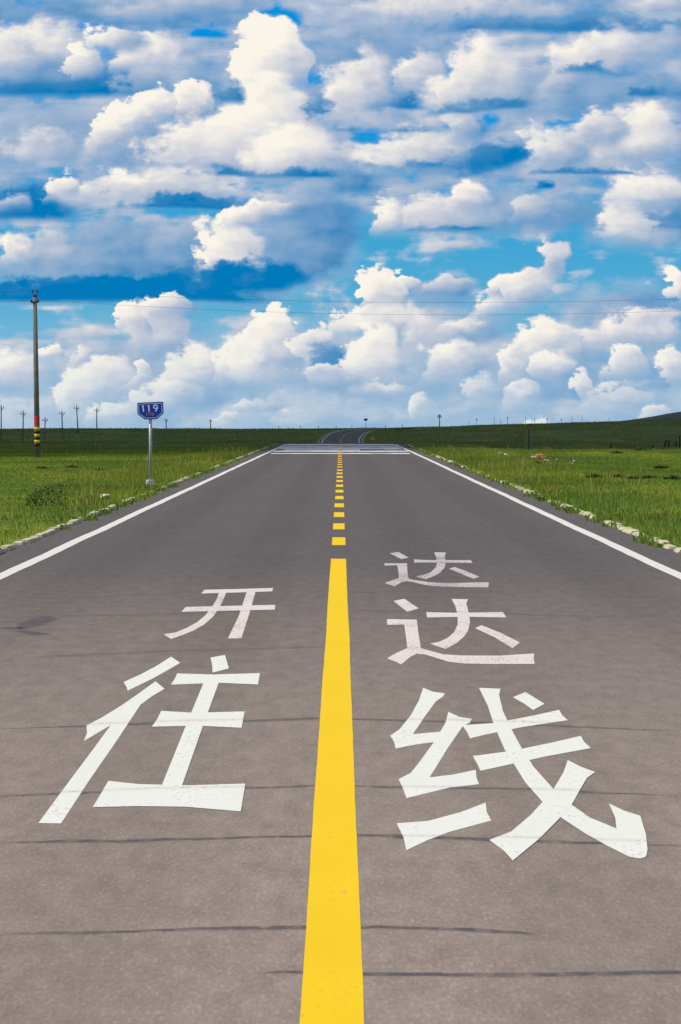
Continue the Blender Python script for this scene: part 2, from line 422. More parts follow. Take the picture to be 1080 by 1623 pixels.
def make_paint(name, c, wear, seams=(), rough=0.6, s1=(45, 7, 1)):
    """Road paint: worn through to the asphalt by WEAR, faintly cracked along the given seams (y at x=0, bow)."""
    m, N, bs, out = mat(name)
    p = pos(N)
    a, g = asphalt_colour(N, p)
    x, y, z = N.sep(p)[:3]
    n1 = N.noise(N.v('MULTIPLY', p, s1), 1.0, 4.0, 0.7)
    n2 = N.noise(N.v('MULTIPLY', p, (2.2, 0.5, 1)), 1.0, 3.0, 0.6)
    f = N.ss(N.m('MULTIPLY_ADD', n2, 0.5, n1), 0.62 + 0.35 * (0.6 - wear), 1.0 + 0.35 * (0.6 - wear), 0.0, 0.9)
    f = N.m('ADD', f, wear * 0.28, clamp=True)
    tone = N.m('MULTIPLY_ADD', n2, 0.16, 0.90)
    pc = N.v('MULTIPLY', c, N.comb(tone, tone, tone))
    cc = N.mixc(f, pc, a)
    for (y0, bow, w) in seams:
        wob = N.noise(N.v('MULTIPLY', p, (3.0, 0.0, 0.0)), 1.0, 3.0, 0.6)
        ys = N.m('MULTIPLY_ADD', N.m('MULTIPLY', x, x), -bow, N.m('MULTIPLY_ADD', wob, 0.12, y0 - 0.06))
        dd = N.m('ABSOLUTE', N.m('SUBTRACT', y, ys))
        cr = N.m('MAXIMUM', N.m('MULTIPLY', N.ss(dd, w, w * 0.3), N.ss(n1, 0.38, 0.6, 0.05, 0.45)), N.ss(dd, w * 3.0, w * 0.5, 0.0, 0.13))
        cc = N.mixc(cr, cc, (0.30, 0.16, 0.15, 1))
    N.put(bs.inputs['Base Color'], cc)
    bs.inputs['Roughness'].default_value = rough
    bs.inputs['Specular IOR Level'].default_value = 0.05
    return m
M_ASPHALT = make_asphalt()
SEAM_LINES = [(21.2, 0.22, 0.05), (24.05, 0.27, 0.06), (29.45, 0.30, 0.08), (38.7, 0.3, 0.10), (46.3, 0.5, 0.14)]
M_WHITE = make_paint("white_road_paint", (0.74, 0.73, 0.67, 1), 0.12, SEAM_LINES)
M_WHITE_WORN = make_paint("worn_white_road_paint", (0.74, 0.66, 0.62, 1), 0.34, SEAM_LINES)
M_WHITE_FADED = make_paint("faded_white_road_paint", (0.66, 0.58, 0.57, 1), 0.52, SEAM_LINES)
M_EDGE = make_paint("edge_line_paint", (0.71, 0.68, 0.63, 1), 0.16)
M_YELLOW = make_paint("yellow_road_paint", (0.79, 0.51, 0.0, 1), 0.0)
M_YELLOW_WORN = make_paint("worn_yellow_road_paint", (0.76, 0.48, 0.03, 1), 0.15)
M_BARS = make_paint("worn_transverse_paint", (0.86, 0.86, 0.88, 1), 0.46, s1=(0.8, 0.30, 1))
M_WASH = make_paint("worn_off_paint_wash", (0.76, 0.77, 0.80, 1), 1.05, s1=(0.6, 0.12, 1))
M_TAR = plain("tar_seal", (0.055, 0.048, 0.052), 0.85, 0, 0.3, 9, objspace=False)
def make_seam():
    m, N, bs, out = mat("tar_seam")
    p = pos(N)
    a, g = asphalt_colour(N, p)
    n = N.noise(N.v('MULTIPLY', p, (14, 3, 1)), 1.0, 4.0, 0.65)
    at = N.new('ShaderNodeAttribute'); at.attribute_name = 'tone'
    f = N.m('MULTIPLY', N.ss(n, 0.25, 0.60, 0.35, 1.0), at.outputs['Fac'])
    N.put(bs.inputs['Base Color'], N.mixc(f, a, (0.078, 0.062, 0.064, 1)))
    bs.inputs['Roughness'].default_value = 0.85
    return m
M_SEAM = make_seam()

def grass_colour(N, p, blade=False):
    x, y, z = N.sep(p)[:3]
    big_ = N.noise(N.v('MULTIPLY', p, (0.16, 0.035, 0)), 1.0, 3.0, 0.55)
    mid = N.noise(N.v('MULTIPLY', p, (0.9, 0.16, 0)), 1.0, 3.0, 0.55)
    c = N.mixc(N.ss(big_, 0.35, 0.65), (0.100, 0.162, 0.032, 1), (0.188, 0.226, 0.038, 1))
    c = N.mixc(N.ss(mid, 0.52, 0.75, 0.0, 0.7), c, (0.066, 0.122, 0.026, 1))
    c = N.mixc(N.ss(y, 250, 340, 0.0, 0.55), c, (0.150, 0.172, 0.098, 1))  # greyed towards the far plain: skylit tone of its cloud shade put into colour
    return c, mid
def make_ground():
    m, N, bs, out = mat("steppe_ground")
    p = pos(N)
    c, mid = grass_colour(N, p)
    far = N.noise(N.v('MULTIPLY', p, (0.03, 0.006, 0)), 1.0, 5.0, 0.6)
    x, y, z = N.sep(p)[:3]
    dry = N.ss(far, 0.46, 0.66, 0.0, 0.55)
    c = N.mixc(N.m('MULTIPLY', dry, N.ss(y, 330, 500)), c, (0.16, 0.145, 0.075, 1))
    f = N.noise(p, 1.3, 6.0, 0.7)
    k = N.m('MULTIPLY_ADD', f, 0.8, 0.55)
    N.put(bs.inputs['Base Color'], N.v('MULTIPLY', c, N.comb(k, k, k)))
    bs.inputs['Roughness'].default_value = 1.0; bs.inputs['Specular IOR Level'].default_value = 0.0
    b = N.new('ShaderNodeBump'); b.inputs['Strength'].default_value = 0.6; b.inputs['Distance'].default_value = 0.25
    N.put(b.inputs['Height'], f); N.link(b.outputs[0], bs.inputs['Normal'])
    return m
def make_blade():
    m, N, bs, out = mat("grass_blade")
    N.nt.nodes.remove(bs)
    p = pos(N)
    c, mid = grass_colour(N, p)
    at = N.new('ShaderNodeAttribute'); at.attribute_name = 'tone'
    t = at.outputs['Fac']                       # 0..0.7 greens, 0.8 straw, 0.9 reddish seed heads, 1 pale
    c = N.v('MULTIPLY', c, N.ramp(t, [(0.0, (0.62, 0.66, 0.6)), (0.35, (1, 1, 1)), (0.7, (1.55, 1.45, 1.3)), (0.74, (1, 1, 1))]))
    straw = N.ramp(t, [(0.78, (0.30, 0.25, 0.075)), (0.88, (0.20, 0.10, 0.035)), (0.97, (0.42, 0.38, 0.18))])
    c = N.mixc(N.m('GREATER_THAN', t, 0.75), c, straw)
    d = N.new('ShaderNodeBsdfDiffuse'); tr = N.new('ShaderNodeBsdfTranslucent')
    N.put(d.inputs[0], c)
    N.put(tr.inputs[0], N.v('MULTIPLY', c, (1.2, 1.25, 0.7)))
    mx = N.new('ShaderNodeMixShader'); mx.inputs[0].default_value = 0.5
    N.link(d.outputs[0], mx.inputs[1]); N.link(tr.outputs[0], mx.inputs[2]); N.link(mx.outputs[0], out.inputs[0])
    return m
M_GROUND = make_ground()
M_BLADE = make_blade()
M_TUFT = plain("dark_sedge", (0.020, 0.045, 0.010), 0.9, 0, 0.35, 3)
M_KERB = plain("whitewashed_kerb", (0.50, 0.46, 0.30), 0.95, 0, 0.30, 2.2, 0.5, objspace=False)
M_CONC = plain("pole_concrete", (0.165, 0.155, 0.130), 0.9, 0, 0.18, 5, 0.2)
M_CONC_PALE = plain("pale_concrete", (0.52, 0.51, 0.47), 0.95, 0, 0.2, 9, 0.3)
M_STEEL = plain("galvanised_steel", (0.36, 0.38, 0.38), 0.5, 0.35, 0.12, 12)
M_DARKSTEEL = plain("dark_steel", (0.06, 0.065, 0.07), 0.55, 0.3, 0.2, 12)
M_RED = plain("red_band_paint", (0.58, 0.025, 0.018), 0.5, 0, 0.15, 12)
M_YBAND = plain("yellow_band_paint", (0.72, 0.50, 0.035), 0.5, 0, 0.15, 12)
M_KBAND = plain("black_band_paint", (0.014, 0.014, 0.014), 0.5, 0, 0.2, 12)
M_CERAMIC = plain("brown_insulator", (0.05, 0.045, 0.05), 0.25, 0, 0.2, 10)
M_WIRE = plain("power_wire", (0.06, 0.06, 0.065), 0.6, 0, 0.1, 1)
M_SIGNBLUE = plain("blue_sign_sheet", (0.008, 0.055, 0.46), 0.35, 0, 0.08, 8)
M_SIGNRIM = plain("dark_blue_rim", (0.008, 0.035, 0.20), 0.4, 0, 0.1, 8)
M_SIGNWHITE = plain("white_sign_sheet", (0.85, 0.88, 0.92), 0.4, 0, 0.03, 8)
M_SIGNORANGE = plain("orange_sign_lettering", (0.75, 0.26, 0.010), 0.4, 0, 0.12, 20)
M_AMBER = plain("amber_sign_sheet", (0.75, 0.36, 0.01), 0.45, 0, 0.1, 8)
M_BRICK = plain("broken_brick", (0.44, 0.17, 0.095), 0.95, 0, 0.3, 12, 0.5)
M_STONE = plain("pale_stone", (0.62, 0.60, 0.52), 0.95, 0, 0.25, 12, 0.5)
M_WOOD = plain("weathered_dark_wood", (0.035, 0.028, 0.022), 0.95, 0, 0.3, 8, 0.4)

# ------------------------------------------------------------------ terrain
_py = np.array([-400, 358, 430, 500, 700, 1000, 1045, 1150, 1230, 1320, 1400, 2000, 3500, 8000, 20000.])
_pz = np.array([0, 0, -0.52, -1.08, -1.9, -2.78, -2.70, -1.42, -0.93, -0.60, -1.0, -6, -12, -22, -60.])
_yy = np.arange(-400, 20001, 2.0)
_zz = np.interp(_yy, _py, _pz)
_k = np.exp(-0.5 * (np.arange(-20, 21) * 2.0 / 9.0) ** 2); _k /= _k.sum()
_zz = np.convolve(np.pad(_zz, 20, mode='edge'), _k, mode='valid')
def prof(y): return float(np.interp(y, _yy, _zz))
_cy = np.array([-400, 1040, 1070, 1100, 1150, 1200, 1230, 1260, 1290, 1340, 1400, 1500, 1700.])
_cx = np.array([0, 0, 0.1, 0.45, 1.4, 2.9, 4.1, 5.8, 8.2, 13.0, 20.0, 34, 70.])
_cc = np.convolve(np.pad(np.interp(_yy, _cy, _cx), 20, mode='edge'), _k, mode='valid')
def centre(y): return float(np.interp(y, _yy, _cc))
def sstep(a, b, t):
    t = min(1, max(0, (t - a) / (b - a))); return t * t * (3 - 2 * t)
def tz(x, y):
    """Height of the steppe."""
    r = abs(x - centre(y))
    z = prof(y)
    z += sstep(900, 1320, y) * 0.025 * max(0.0, min(140.0, x - 4))
    w = sstep(4.6, 12, r)
    n = mnoise.noise(Vector((x * 0.06, y * 0.018, 3.1))) * 0.16 + mnoise.noise(Vector((x * 0.25, y * 0.06, 7.7))) * 0.05
    far = mnoise.noise(Vector((x * 0.012, y * 0.004, 1.7)))
    z += w * (n + far * 0.25 * sstep(250, 900, y))
    if r < 4.45: z -= 0.06
    return z
xs = sorted(set([round(v, 2) for v in list(np.arange(-4.5, 4.51, 0.75)) + [s * (4.6 + 0.45 * i) for s in (-1, 1) for i in range(12)] +
     [s * (10.5 + 1.8 * i) for s in (-1, 1) for i in range(30)] + [s * (70 * 1.22 ** i) for s in (-1, 1) for i in range(24)]]))
ys = sorted(set(list(np.arange(-60, 60, 15.)) + list(np.arange(60, 420, 4.)) + list(np.arange(420, 1000, 20.)) + list(np.arange(1000, 1440, 6.)) + [1440 * 1.12 ** i for i in range(24)]))
nx_, ny_ = len(xs), len(ys)
tv = [(x + (centre(y) if abs(x) < 11 else 0), y, tz(x + (centre(y) if abs(x) < 11 else 0), y)) for y in ys for x in xs]
tf = [(j * nx_ + i, j * nx_ + i + 1, (j + 1) * nx_ + i + 1, (j + 1) * nx_ + i) for j in range(ny_ - 1) for i in range(nx_ - 1)]
ground = mesh_obj("ground", tv, tf, M_GROUND, smooth=True)
tag(ground, kind="structure")

# a low dark hill far off to the right
def hill_h(x, y):
    ridge = float(np.interp(x, [60, 150, 201, 228, 247, 300, 380, 470, 620, 800, 1000], [-14, -4.5, -0.4, 3.6, 6.6, 11.5, 16, 18, 14, 4, -16]))
    f = math.exp(-((y - 4000) / 420.0) ** 2)
    return -16 + (ridge + 16) * f + 0.5 * mnoise.noise(Vector((x * 0.03, y * 0.01, 2))) * f + 0.5 * mnoise.noise(Vector((x * 0.2, y * 0.02, 5))) * f
hx = list(np.arange(60, 1001, 10.)); hy = list(np.arange(2900, 5101, 60.))
hv = [(x, y, hill_h(x, y)) for y in hy for x in hx]
hf = [(j * len(hx) + i, j * len(hx) + i + 1, (j + 1) * len(hx) + i + 1, (j + 1) * len(hx) + i) for j in range(len(hy) - 1) for i in range(len(hx) - 1)]
M_HILL = plain("heath_hill", (0.075, 0.085, 0.075), 1.0, 0, 0.3, 0.02, objspace=False)
tag(mesh_obj("hill", hv, hf, M_HILL, smooth=True), kind="structure")

# ------------------------------------------------------------------ road and its markings
def strip(offs, ya, yb, step, lift):
    """Ribbon along the road between lateral offsets."""
    n = max(1, int(math.ceil((yb - ya) / step)))
    vv, ff = [], []
    for j in range(n + 1):
        y = ya + (yb - ya) * j / n
        for o in offs: vv.append((centre(y) + o, y, prof(y) + lift))
    k = len(offs)
    for j in range(n):
        for i in range(k - 1):
            ff.append((j * k + i, j * k + i + 1, (j + 1) * k + i + 1, (j + 1) * k + i))
    return vv, ff
def cat_mesh(parts):
    vv, ff = [], []
    for v, f in parts:
        b = len(vv); vv += v; ff += [tuple(i + b for i in q) for q in f]
    return vv, ff
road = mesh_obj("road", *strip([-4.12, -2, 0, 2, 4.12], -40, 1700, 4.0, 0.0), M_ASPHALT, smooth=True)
tag(road, kind="structure")
def wavy(off, w, ya, yb, step, lift, amp=0.012, seed=0.0):
    n = int((yb - ya) / step); vv, ff = [], []
    for j in range(n + 1):
        y = ya + (yb - ya) * j / n
        a = amp * mnoise.noise(Vector((y * 0.11, seed, 0.3))); b = 0.5 * amp * mnoise.noise(Vector((y * 0.9, seed, 4.3))); e = 0.5 * amp * mnoise.noise(Vector((y * 1.1, seed, 9.3)))
        for o in (off - w / 2 + a + b, off + w / 2 + a + e): vv.append((centre(y) + o, y, prof(y) + lift))
    for j in range(n): ff.append((2 * j, 2 * j + 1, 2 * j + 3, 2 * j + 2))
    return vv, ff
for s in (-1, 1):
    for k, (ya, yb) in enumerate(((20, 352), (1000, 1600))):
        e = mesh_obj("edge_line", *wavy(s * 3.46, 0.15, ya, yb, 1.5, 0.002, 0.02, s * 3.0 + k), M_EDGE, parent=road)
mesh_obj("centre_line", *wavy(-0.023, 0.172, 2, 63.2, 0.4, 0.0008, 0.004, 5.0), M_YELLOW, parent=road)
y = 70.0
while y < 356:
    L = 4.6
    mesh_obj("centre_dash", *wavy(-0.023, 0.172, y, y + L, 1.0, 0.002 if y < 180 else 0.014, 0.006, y), M_YELLOW if y < 180 else M_YELLOW_WORN, parent=road)
    y += 10.02
y = 1005.0
while y < 1330:
    mesh_obj("centre_dash", *strip([-0.09, 0.09], y, y + 5, 5, 0.012), M_YELLOW_WORN, parent=road)
    y += 10.0
# worn white transverse bars before the crest, on a wash of worn-off paint
mesh_obj("transverse_bar", *strip(list(np.linspace(-3.3, 3.3, 5)), 266, 357, 3, 0.004), M_WASH, parent=road)
for (ya, yb, xa, xb, m) in [(252, 258, -3.2, 3.2, M_BARS), (268, 277, -3.3, 3.3, M_BARS), (279, 287, -2.9, 1.0, M_BARS), (296, 310, -3.35, 3.3, M_BARS), (318, 328, -3.3, 3.35, M_BARS), (337, 357, -3.38, 3.38, M_EDGE)]:
    mesh_obj("transverse_bar", *strip(list(np.linspace(xa, xb, 5)), ya, yb, 3, 0.008), m, parent=road)
# tar-sealed transverse cracks
GLYPH_kai = [
  [(-1.273,51.72),(-0.945,51.97),(-0.638,52.3),(-0.633,51.24),(-0.951,50.92),(-1.277,50.61)],
  [(-1.317,46.99),(-0.562,47.53),(-0.552,46.33),(-1.319,45.81)],
  [(-1.126,51.56),(-1.1,48.95),(-1.092,46.86),(-1.102,44.94),(-1.129,43.45),(-1.179,42.22),(-1.236,41.37),(-1.315,41.01),(-1.231,40.11),(-1.178,40.76),(-1.113,41.69),(-1.062,42.88),(-1.03,44.69),(-1.027,46.72),(-1.038,48.95),(-1.058,51.56)],
  [(-0.873,51.89),(-0.792,51.89),(-0.749,45.43),(-0.723,40.26),(-0.82,40.21),(-0.826,44.81)],
]
GLYPH_wang = [
  [(-1.141,37.16),(-1.052,36.22),(-1.091,35.36),(-1.162,33.94),(-1.254,32.5),(-1.275,32.92),(-1.319,33.56),(-1.252,34.58),(-1.191,35.79)],
  [(-1.128,33.66),(-1.043,32.72),(-1.089,31.81),(-1.119,30.91),(-1.112,27.09),(-1.112,24.46),(-1.105,21.82),(-1.196,21.84),(-1.198,24.28),(-1.198,26.37),(-1.2,28.82),(-1.237,28.13),(-1.275,27.4),(-1.29,28.08),(-1.325,28.8),(-1.275,29.65),(-1.222,30.85),(-1.178,32.12)],
  [(-0.871,37),(-0.783,37.42),(-0.716,35.4),(-0.806,34.8),(-0.837,35.98)],
  [(-1.026,34.69),(-0.797,34.55),(-0.507,34.73),(-0.497,33.25),(-0.739,33.46),(-1.021,33.22),(-1.02,33.94)],
  [(-0.831,33.63),(-0.739,33.63),(-0.716,28.62),(-0.691,24.02),(-0.78,24.07),(-0.806,28.75)],
  [(-0.982,30.23),(-0.802,30.03),(-0.524,30.17),(-0.512,28.57),(-0.748,28.77),(-0.981,28.67),(-0.976,29.34)],
  [(-1.025,24.37),(-0.886,24.16),(-0.672,24.07),(-0.417,24.19),(-0.406,22.47),(-0.635,22.74),(-0.836,22.78),(-1.02,22.72)],
]
GLYPH_da1 = [
  [(0.587,65.81),(0.698,66.51),(0.786,63.73),(0.694,63.02)],
  [(0.836,62.94),(0.961,62.62),(1.476,62.55),(1.469,61.33),(1.061,61.48),(0.822,61.55)],
  [(1.122,66.24),(1.263,66.16),(1.22,64.55),(1.173,61.55),(1.119,59.38),(1.038,57.48),(0.952,56.2),(0.857,55.22),(0.816,55.46),(0.764,56.14),(0.852,56.64),(0.938,57.55),(1.021,59.38),(1.078,61.55),(1.109,64.06)],
  [(1.158,58.96),(1.232,59.66),(1.329,57.88),(1.409,55.95),(1.329,55.22),(1.242,57.22)],
  [(0.487,61.18),(0.737,61.18),(0.703,58.01),(0.682,55.28),(0.754,54.74),(0.881,54.03),(1.065,53.8),(1.453,54.09),(1.403,52.41),(1.073,52.52),(0.91,52.73),(0.801,53.29),(0.711,54.15),(0.654,54.38),(0.599,54.09),(0.514,52.73),(0.495,53.12),(0.428,53.8),(0.51,54.74),(0.586,55.46),(0.606,57.68),(0.62,60.3),(0.481,60.23)],
]
GLYPH_da2 = [
  [(0.465,48.52),(0.567,49.14),(0.66,46.64),(0.555,45.79)],
  [(0.711,45.75),(0.931,45.58),(1.345,45.75),(1.337,44.5),(0.997,44.65),(0.697,44.5)],
  [(0.987,49.09),(1.133,48.99),(1.093,47.97),(1.056,45.46),(1.021,43.5),(0.964,41.7),(0.905,40.53),(0.83,39.42),(0.732,38.37),(0.687,38.75),(0.638,39.32),(0.709,39.63),(0.786,40.36),(0.853,41.43),(0.911,42.94),(0.956,45.05),(0.981,47.16)],
  [(1.029,42.19),(1.093,42.83),(1.197,41.29),(1.284,39.51),(1.2,38.51),(1.132,40.36)],
  [(0.371,44.11),(0.608,43.99),(0.583,41.36),(0.561,38.51),(0.621,38.08),(0.695,37.51),(0.81,37.32),(1.069,37.29),(1.321,37.65),(1.289,36.82),(1.268,36.03),(1.01,36.01),(0.806,36.09),(0.709,36.37),(0.638,36.96),(0.576,37.48),(0.518,37.59),(0.47,37.1),(0.396,35.96),(0.362,36.37),(0.31,36.88),(0.388,37.79),(0.466,38.51),(0.479,40.36),(0.496,42.94),(0.362,42.87)],
]
GLYPH_xian = [
  [(0.492,32.85),(0.542,32.38),(0.608,32.18),(0.589,31.79),(0.539,31.25),(0.451,29.63),(0.367,28),(0.443,28.13),(0.51,28.23),(0.554,29.09),(0.589,30.15),(0.639,29.63),(0.701,29.44),(0.682,29.09),(0.634,28.69),(0.516,26.74),(0.398,24.63),(0.504,24.82),(0.617,25.16),(0.607,24.65),(0.606,24.17),(0.474,23.95),(0.278,23.28),(0.272,23.81),(0.258,24.51),(0.317,24.94),(0.357,25.55),(0.462,27.32),(0.372,27.13),(0.268,26.79),(0.266,27.32),(0.251,27.88),(0.303,28.43),(0.378,29.77),(0.447,31.41)],
  [(0.222,21.83),(0.346,21.95),(0.49,22.45),(0.605,23.01),(0.595,22.45),(0.601,21.98),(0.424,21.38),(0.33,20.95),(0.244,20.46),(0.241,21.09)],
  [(0.635,28.82),(0.811,29.03),(1.043,29.77),(1.202,30.35),(1.197,29.77),(1.208,29.3),(0.946,28.66),(0.739,27.98),(0.648,27.63),(0.647,28.18)],
  [(0.628,26.18),(0.823,26.58),(1.038,27.25),(1.212,27.85),(1.207,27.32),(1.216,26.81),(0.969,26.14),(0.764,25.48),(0.636,25.08),(0.634,25.59)],
  [(0.991,31.72),(1.083,32.31),(1.145,30.98),(1.058,30.32),(1.031,31.01)],
  [(0.823,32.82),(0.948,32.71),(0.919,31.98),(0.889,30.2),(0.881,28.43),(0.88,26.85),(0.888,25.34),(0.92,23.84),(0.958,22.86),(1,22.13),(1.077,21.53),(1.102,22.13),(1.116,22.94),(1.156,22.53),(1.208,22.23),(1.176,21.24),(1.14,20.48),(1.116,20.15),(1.09,20.06),(1.054,20.15),(0.998,20.68),(0.942,21.31),(0.887,22.1),(0.844,23.02),(0.813,24.27),(0.801,25.86),(0.794,26.74),(0.801,28.69),(0.821,30.79)],
  [(1.065,25.86),(1.107,25.34),(1.153,24.98),(1.099,24.59),(1.034,23.81),(0.958,22.86),(0.874,22.06),(0.758,21.02),(0.624,19.97),(0.606,20.41),(0.565,20.95),(0.662,21.38),(0.77,22.29),(0.851,23.11),(0.925,23.9),(1.007,24.94)],
]
SEAMS = [
  (0.149, 1.0, [(-1.059,17.15),(-0.629,17.2),(-0.119,17.35),(0.119,17.37),(0.435,17.28),(0.626,17.11)]),
  (0.146, 1.0, [(-0.237,15.94),(-0.109,15.96),(0.109,15.92),(0.599,15.89),(0.986,15.98),(1.041,15.98)]),
  (0.189, 1.0, [(-1.334,20.84),(-0.91,20.96),(-0.121,21.18),(0.073,21.22),(0.623,20.96),(1.328,20.74)]),
  (0.201, 0.9, [(-1.494,23.34),(-0.948,23.7),(-0.11,24.06),(0.055,24.02),(0.71,23.9),(1.496,23.38)]),
  (0.239, 0.9, [(-1.821,28.47),(-1.124,28.94),(-0.135,29.49),(0.067,29.43),(0.86,28.94),(1.814,28.35)]),
  (0.309, 0.6, [(-2.117,37.06),(-1.046,38.17),(-0.088,38.7)]),
  (0.365, 0.7, [(-2.836,44.34),(-2.352,44.77),(-1.749,45.05),(-1.247,45.49),(-0.53,46.4)]),
  (0.369, 0.7, [(0.106,46.4),(0.837,45.79),(1.595,45.05),(2.854,44.62)]),
  (0.365, 0.5, [(-3.144,49.17),(-2.327,49.69),(-1.402,51.14),(-0.12,52.48)]),
  (0.436, 0.5, [(-3.101,54.31),(-2.151,55.39),(-1.536,56.05)]),
  (0.463, 0.8, [(0.117,51.14),(0.261,50.77)]),
  (0.761, 0.9, [(-2.546,42.46),(-2.451,42.08),(-2.372,41.95)]),
  (0.365, 0.8, [(-2.436,41.82),(-2.306,41.21),(-2.169,40.85)]),
  (0.401, 0.8, [(-2.468,42.2),(-2.43,42.98),(-2.344,44.62)]),
]

def seam_mesh(w, st, pts):
    P_ = [Vector((a, b)) for a, b in pts]
    dense = []
    for a, b in zip(P_, P_[1:]):
        n = max(2, int((b - a).length / 0.05))
        dense += [a.lerp(b, i / n) for i in range(n)]
    dense.append(P_[-1])
    vv, ff, tone = [], [], []
    n = len(dense)
    L = (P_[-1] - P_[0]).length
    for i, p in enumerate(dense):
        s_ = i / (n - 1)
        hw = w / 2 * (0.75 + 0.45 * mnoise.noise(Vector((p.x * 2.3, p.y, w * 9)))) * min(1.0, 0.25 + 6 * min(s_, 1 - s_))
        wob = 0.2 * w * mnoise.noise(Vector((p.x * 11.0, p.y * 0.3, 8.2))) + 0.12 * w * mnoise.noise(Vector((p.x * 5.0, p.y * 0.3, 2.2))) + 0.35 * w * mnoise.noise(Vector((p.x * 1.3, p.y * 0.3, 5.2)))
        t = Vector((1, 0)) if i in (0, n - 1) else (dense[i + 1] - dense[i - 1]).normalized()
        nrm = Vector((-t.y, t.x))
        for q, k in ((-1, 0.0), (-0.45, 1.0), (0.45, 1.0), (1, 0.0)):
            r = p + nrm * (q * hw) + nrm * wob
            vv.append((r.x, r.y, 0.0004)); tone.append(k * st * min(1.0, 0.1 + 22 * min(s_, 1 - s_)))
    for i in range(n - 1):
        for k in range(3): ff.append((i * 4 + k, i * 4 + k + 1, i * 4 + k + 5, i * 4 + k + 4))
    o = mesh_obj("tar_seam", vv, ff, M_SEAM, parent=road)
    a = o.data.attributes.new('tone', 'FLOAT', 'POINT'); a.data.foreach_set('value', tone)
for k, (w, st, pts) in enumerate(SEAMS): seam_mesh(min(w * 1.3, 0.42) * (0.8 if k > 10 else 1.0), st * (1.5 if k > 10 else 1.0), pts)

# the painted characters (kai wang / da da xian)
def glyph(strokes, m, label):
    bm = bmesh.new()
    for k, s_ in enumerate(strokes):
        vs = [bm.verts.new((a, b, 0.0008 + 0.00025 * k)) for a, b in s_]
        f = bm.faces.new(vs)
        f.normal_update()
        if f.normal.z < 0: f.normal_flip()
        bmesh.ops.triangulate(bm, faces=[f])
    o = bm_obj("painted_character", bm, m)
    cx = sum(v.co.x for v in o.data.vertices) / len(o.data.vertices); cy = sum(v.co.y for v in o.data.vertices) / len(o.data.vertices)
    o.data.transform(Matrix.Translation((-cx, -cy, 0))); o.location = (cx, cy, 0)
    tag(o, label, "road lettering", "white characters painted on the road")
glyph(GLYPH_kai, M_WHITE_WORN, "white painted character 开 on the left lane, farther of the lane's two")
glyph(GLYPH_wang, M_WHITE, "large white painted character 往 on the left lane, nearer of the lane's two")
glyph(GLYPH_da1, M_WHITE_FADED, "small faded painted character 达, farthest one on the right lane")
glyph(GLYPH_da2, M_WHITE_WORN, "pinkish white painted character 达 between the faded 达 and the large 线")
glyph(GLYPH_xian, M_WHITE, "large bright white painted character 线, nearest one on the right lane")

# kerb: a low whitewashed edging, broken and uneven
for s in (-1, 1):
    bm = bmesh.new()
    for (ya, yb, lo, hi) in ((56, 356, 0.7, 1.6), (1000, 1420, 3, 6)):
        y = ya
        while y < yb:
            L = random.uniform(lo, hi)
            if random.random() < 0.90 or ya > 500:
                h = random.uniform(0.032, 0.054); w = random.uniform(0.12, 0.16)
                ym = y + L / 2
                add_box(bm, (centre(ym) + s * (4.10 + random.uniform(-0.03, 0.03)), ym, prof(ym) + h / 2 - 0.04), (w, L - 0.02, h + 0.08), random.uniform(-0.02, 0.02), 0.022)
            y += L
    for v in bm.verts:
        v.co.x += 0.02 * mnoise.noise(v.co * 2.1); v.co.z += 0.018 * mnoise.noise(v.co * 1.7 + Vector((3, 0, 0)))
    o = bm_obj("kerb", bm, M_KERB, smooth=False)
    tag(o, kind="structure")

# ------------------------------------------------------------------ grass
def nz(x, y, fx, fy, seed):
    """Cheap smooth value noise on arrays, 0..1."""
    gx = x * fx + seed * 17.3; gy = y * fy + seed * 9.1
    ix = np.floor(gx).astype(int); iy = np.floor(gy).astype(int); u = gx - ix; v = gy - iy
    u = u * u * (3 - 2 * u); v = v * v * (3 - 2 * v)
    h = lambda a, b: np.modf(np.abs(np.sin(a * 127.1 + b * 311.7 + seed * 74.7) * 43758.5453))[0]
    return (h(ix, iy) * (1 - u) + h(ix + 1, iy) * u) * (1 - v) + (h(ix, iy + 1) * (1 - u) + h(ix + 1, iy + 1) * u) * v
# terrain height on arrays, sampled from the ground sheet
_TX = np.array(xs); _TY = np.array(ys); _TZ = np.array([v[2] for v in tv]).reshape(ny_, nx_)
def tz_arr(x, y):
    xr = np.where(np.abs(x) < 11, x - np.interp(y, _yy, _cc), x)
    i = np.clip(np.searchsorted(_TX, xr) - 1, 0, nx_ - 2); j = np.clip(np.searchsorted(_TY, y) - 1, 0, ny_ - 2)
    u = (xr - _TX[i]) / (_TX[i + 1] - _TX[i]); v = (y - _TY[j]) / (_TY[j + 1] - _TY[j])
    return (_TZ[j, i] * (1 - u) + _TZ[j, i + 1] * u) * (1 - v) + (_TZ[j + 1, i] * (1 - u) + _TZ[j + 1, i + 1] * u) * v
def blades(x, y, z, h, w, lean, tone):
    n = len(x)
    yaw = rng.uniform(0, math.tau, n); la = rng.uniform(0, math.tau, n)
    dx_, dy_ = np.cos(yaw) * w / 2, np.sin(yaw) * w / 2
    lx, ly = np.cos(la) * lean * h, np.sin(la) * lean * h
    co = np.empty((n, 5, 3), np.float32)
    co[:, 0] = np.stack([x - dx_, y - dy_, z - 0.02], 1); co[:, 1] = np.stack([x + dx_, y + dy_, z - 0.02], 1)
    co[:, 2] = np.stack([x + dx_ * .8 + lx * .35, y + dy_ * .8 + ly * .35, z + h * .6], 1)
    co[:, 3] = np.stack([x - dx_ * .8 + lx * .35, y - dy_ * .8 + ly * .35, z + h * .6], 1)
    co[:, 4] = np.stack([x + lx, y + ly, z + h], 1)
    return co.reshape(-1, 3), np.repeat(tone, 5)
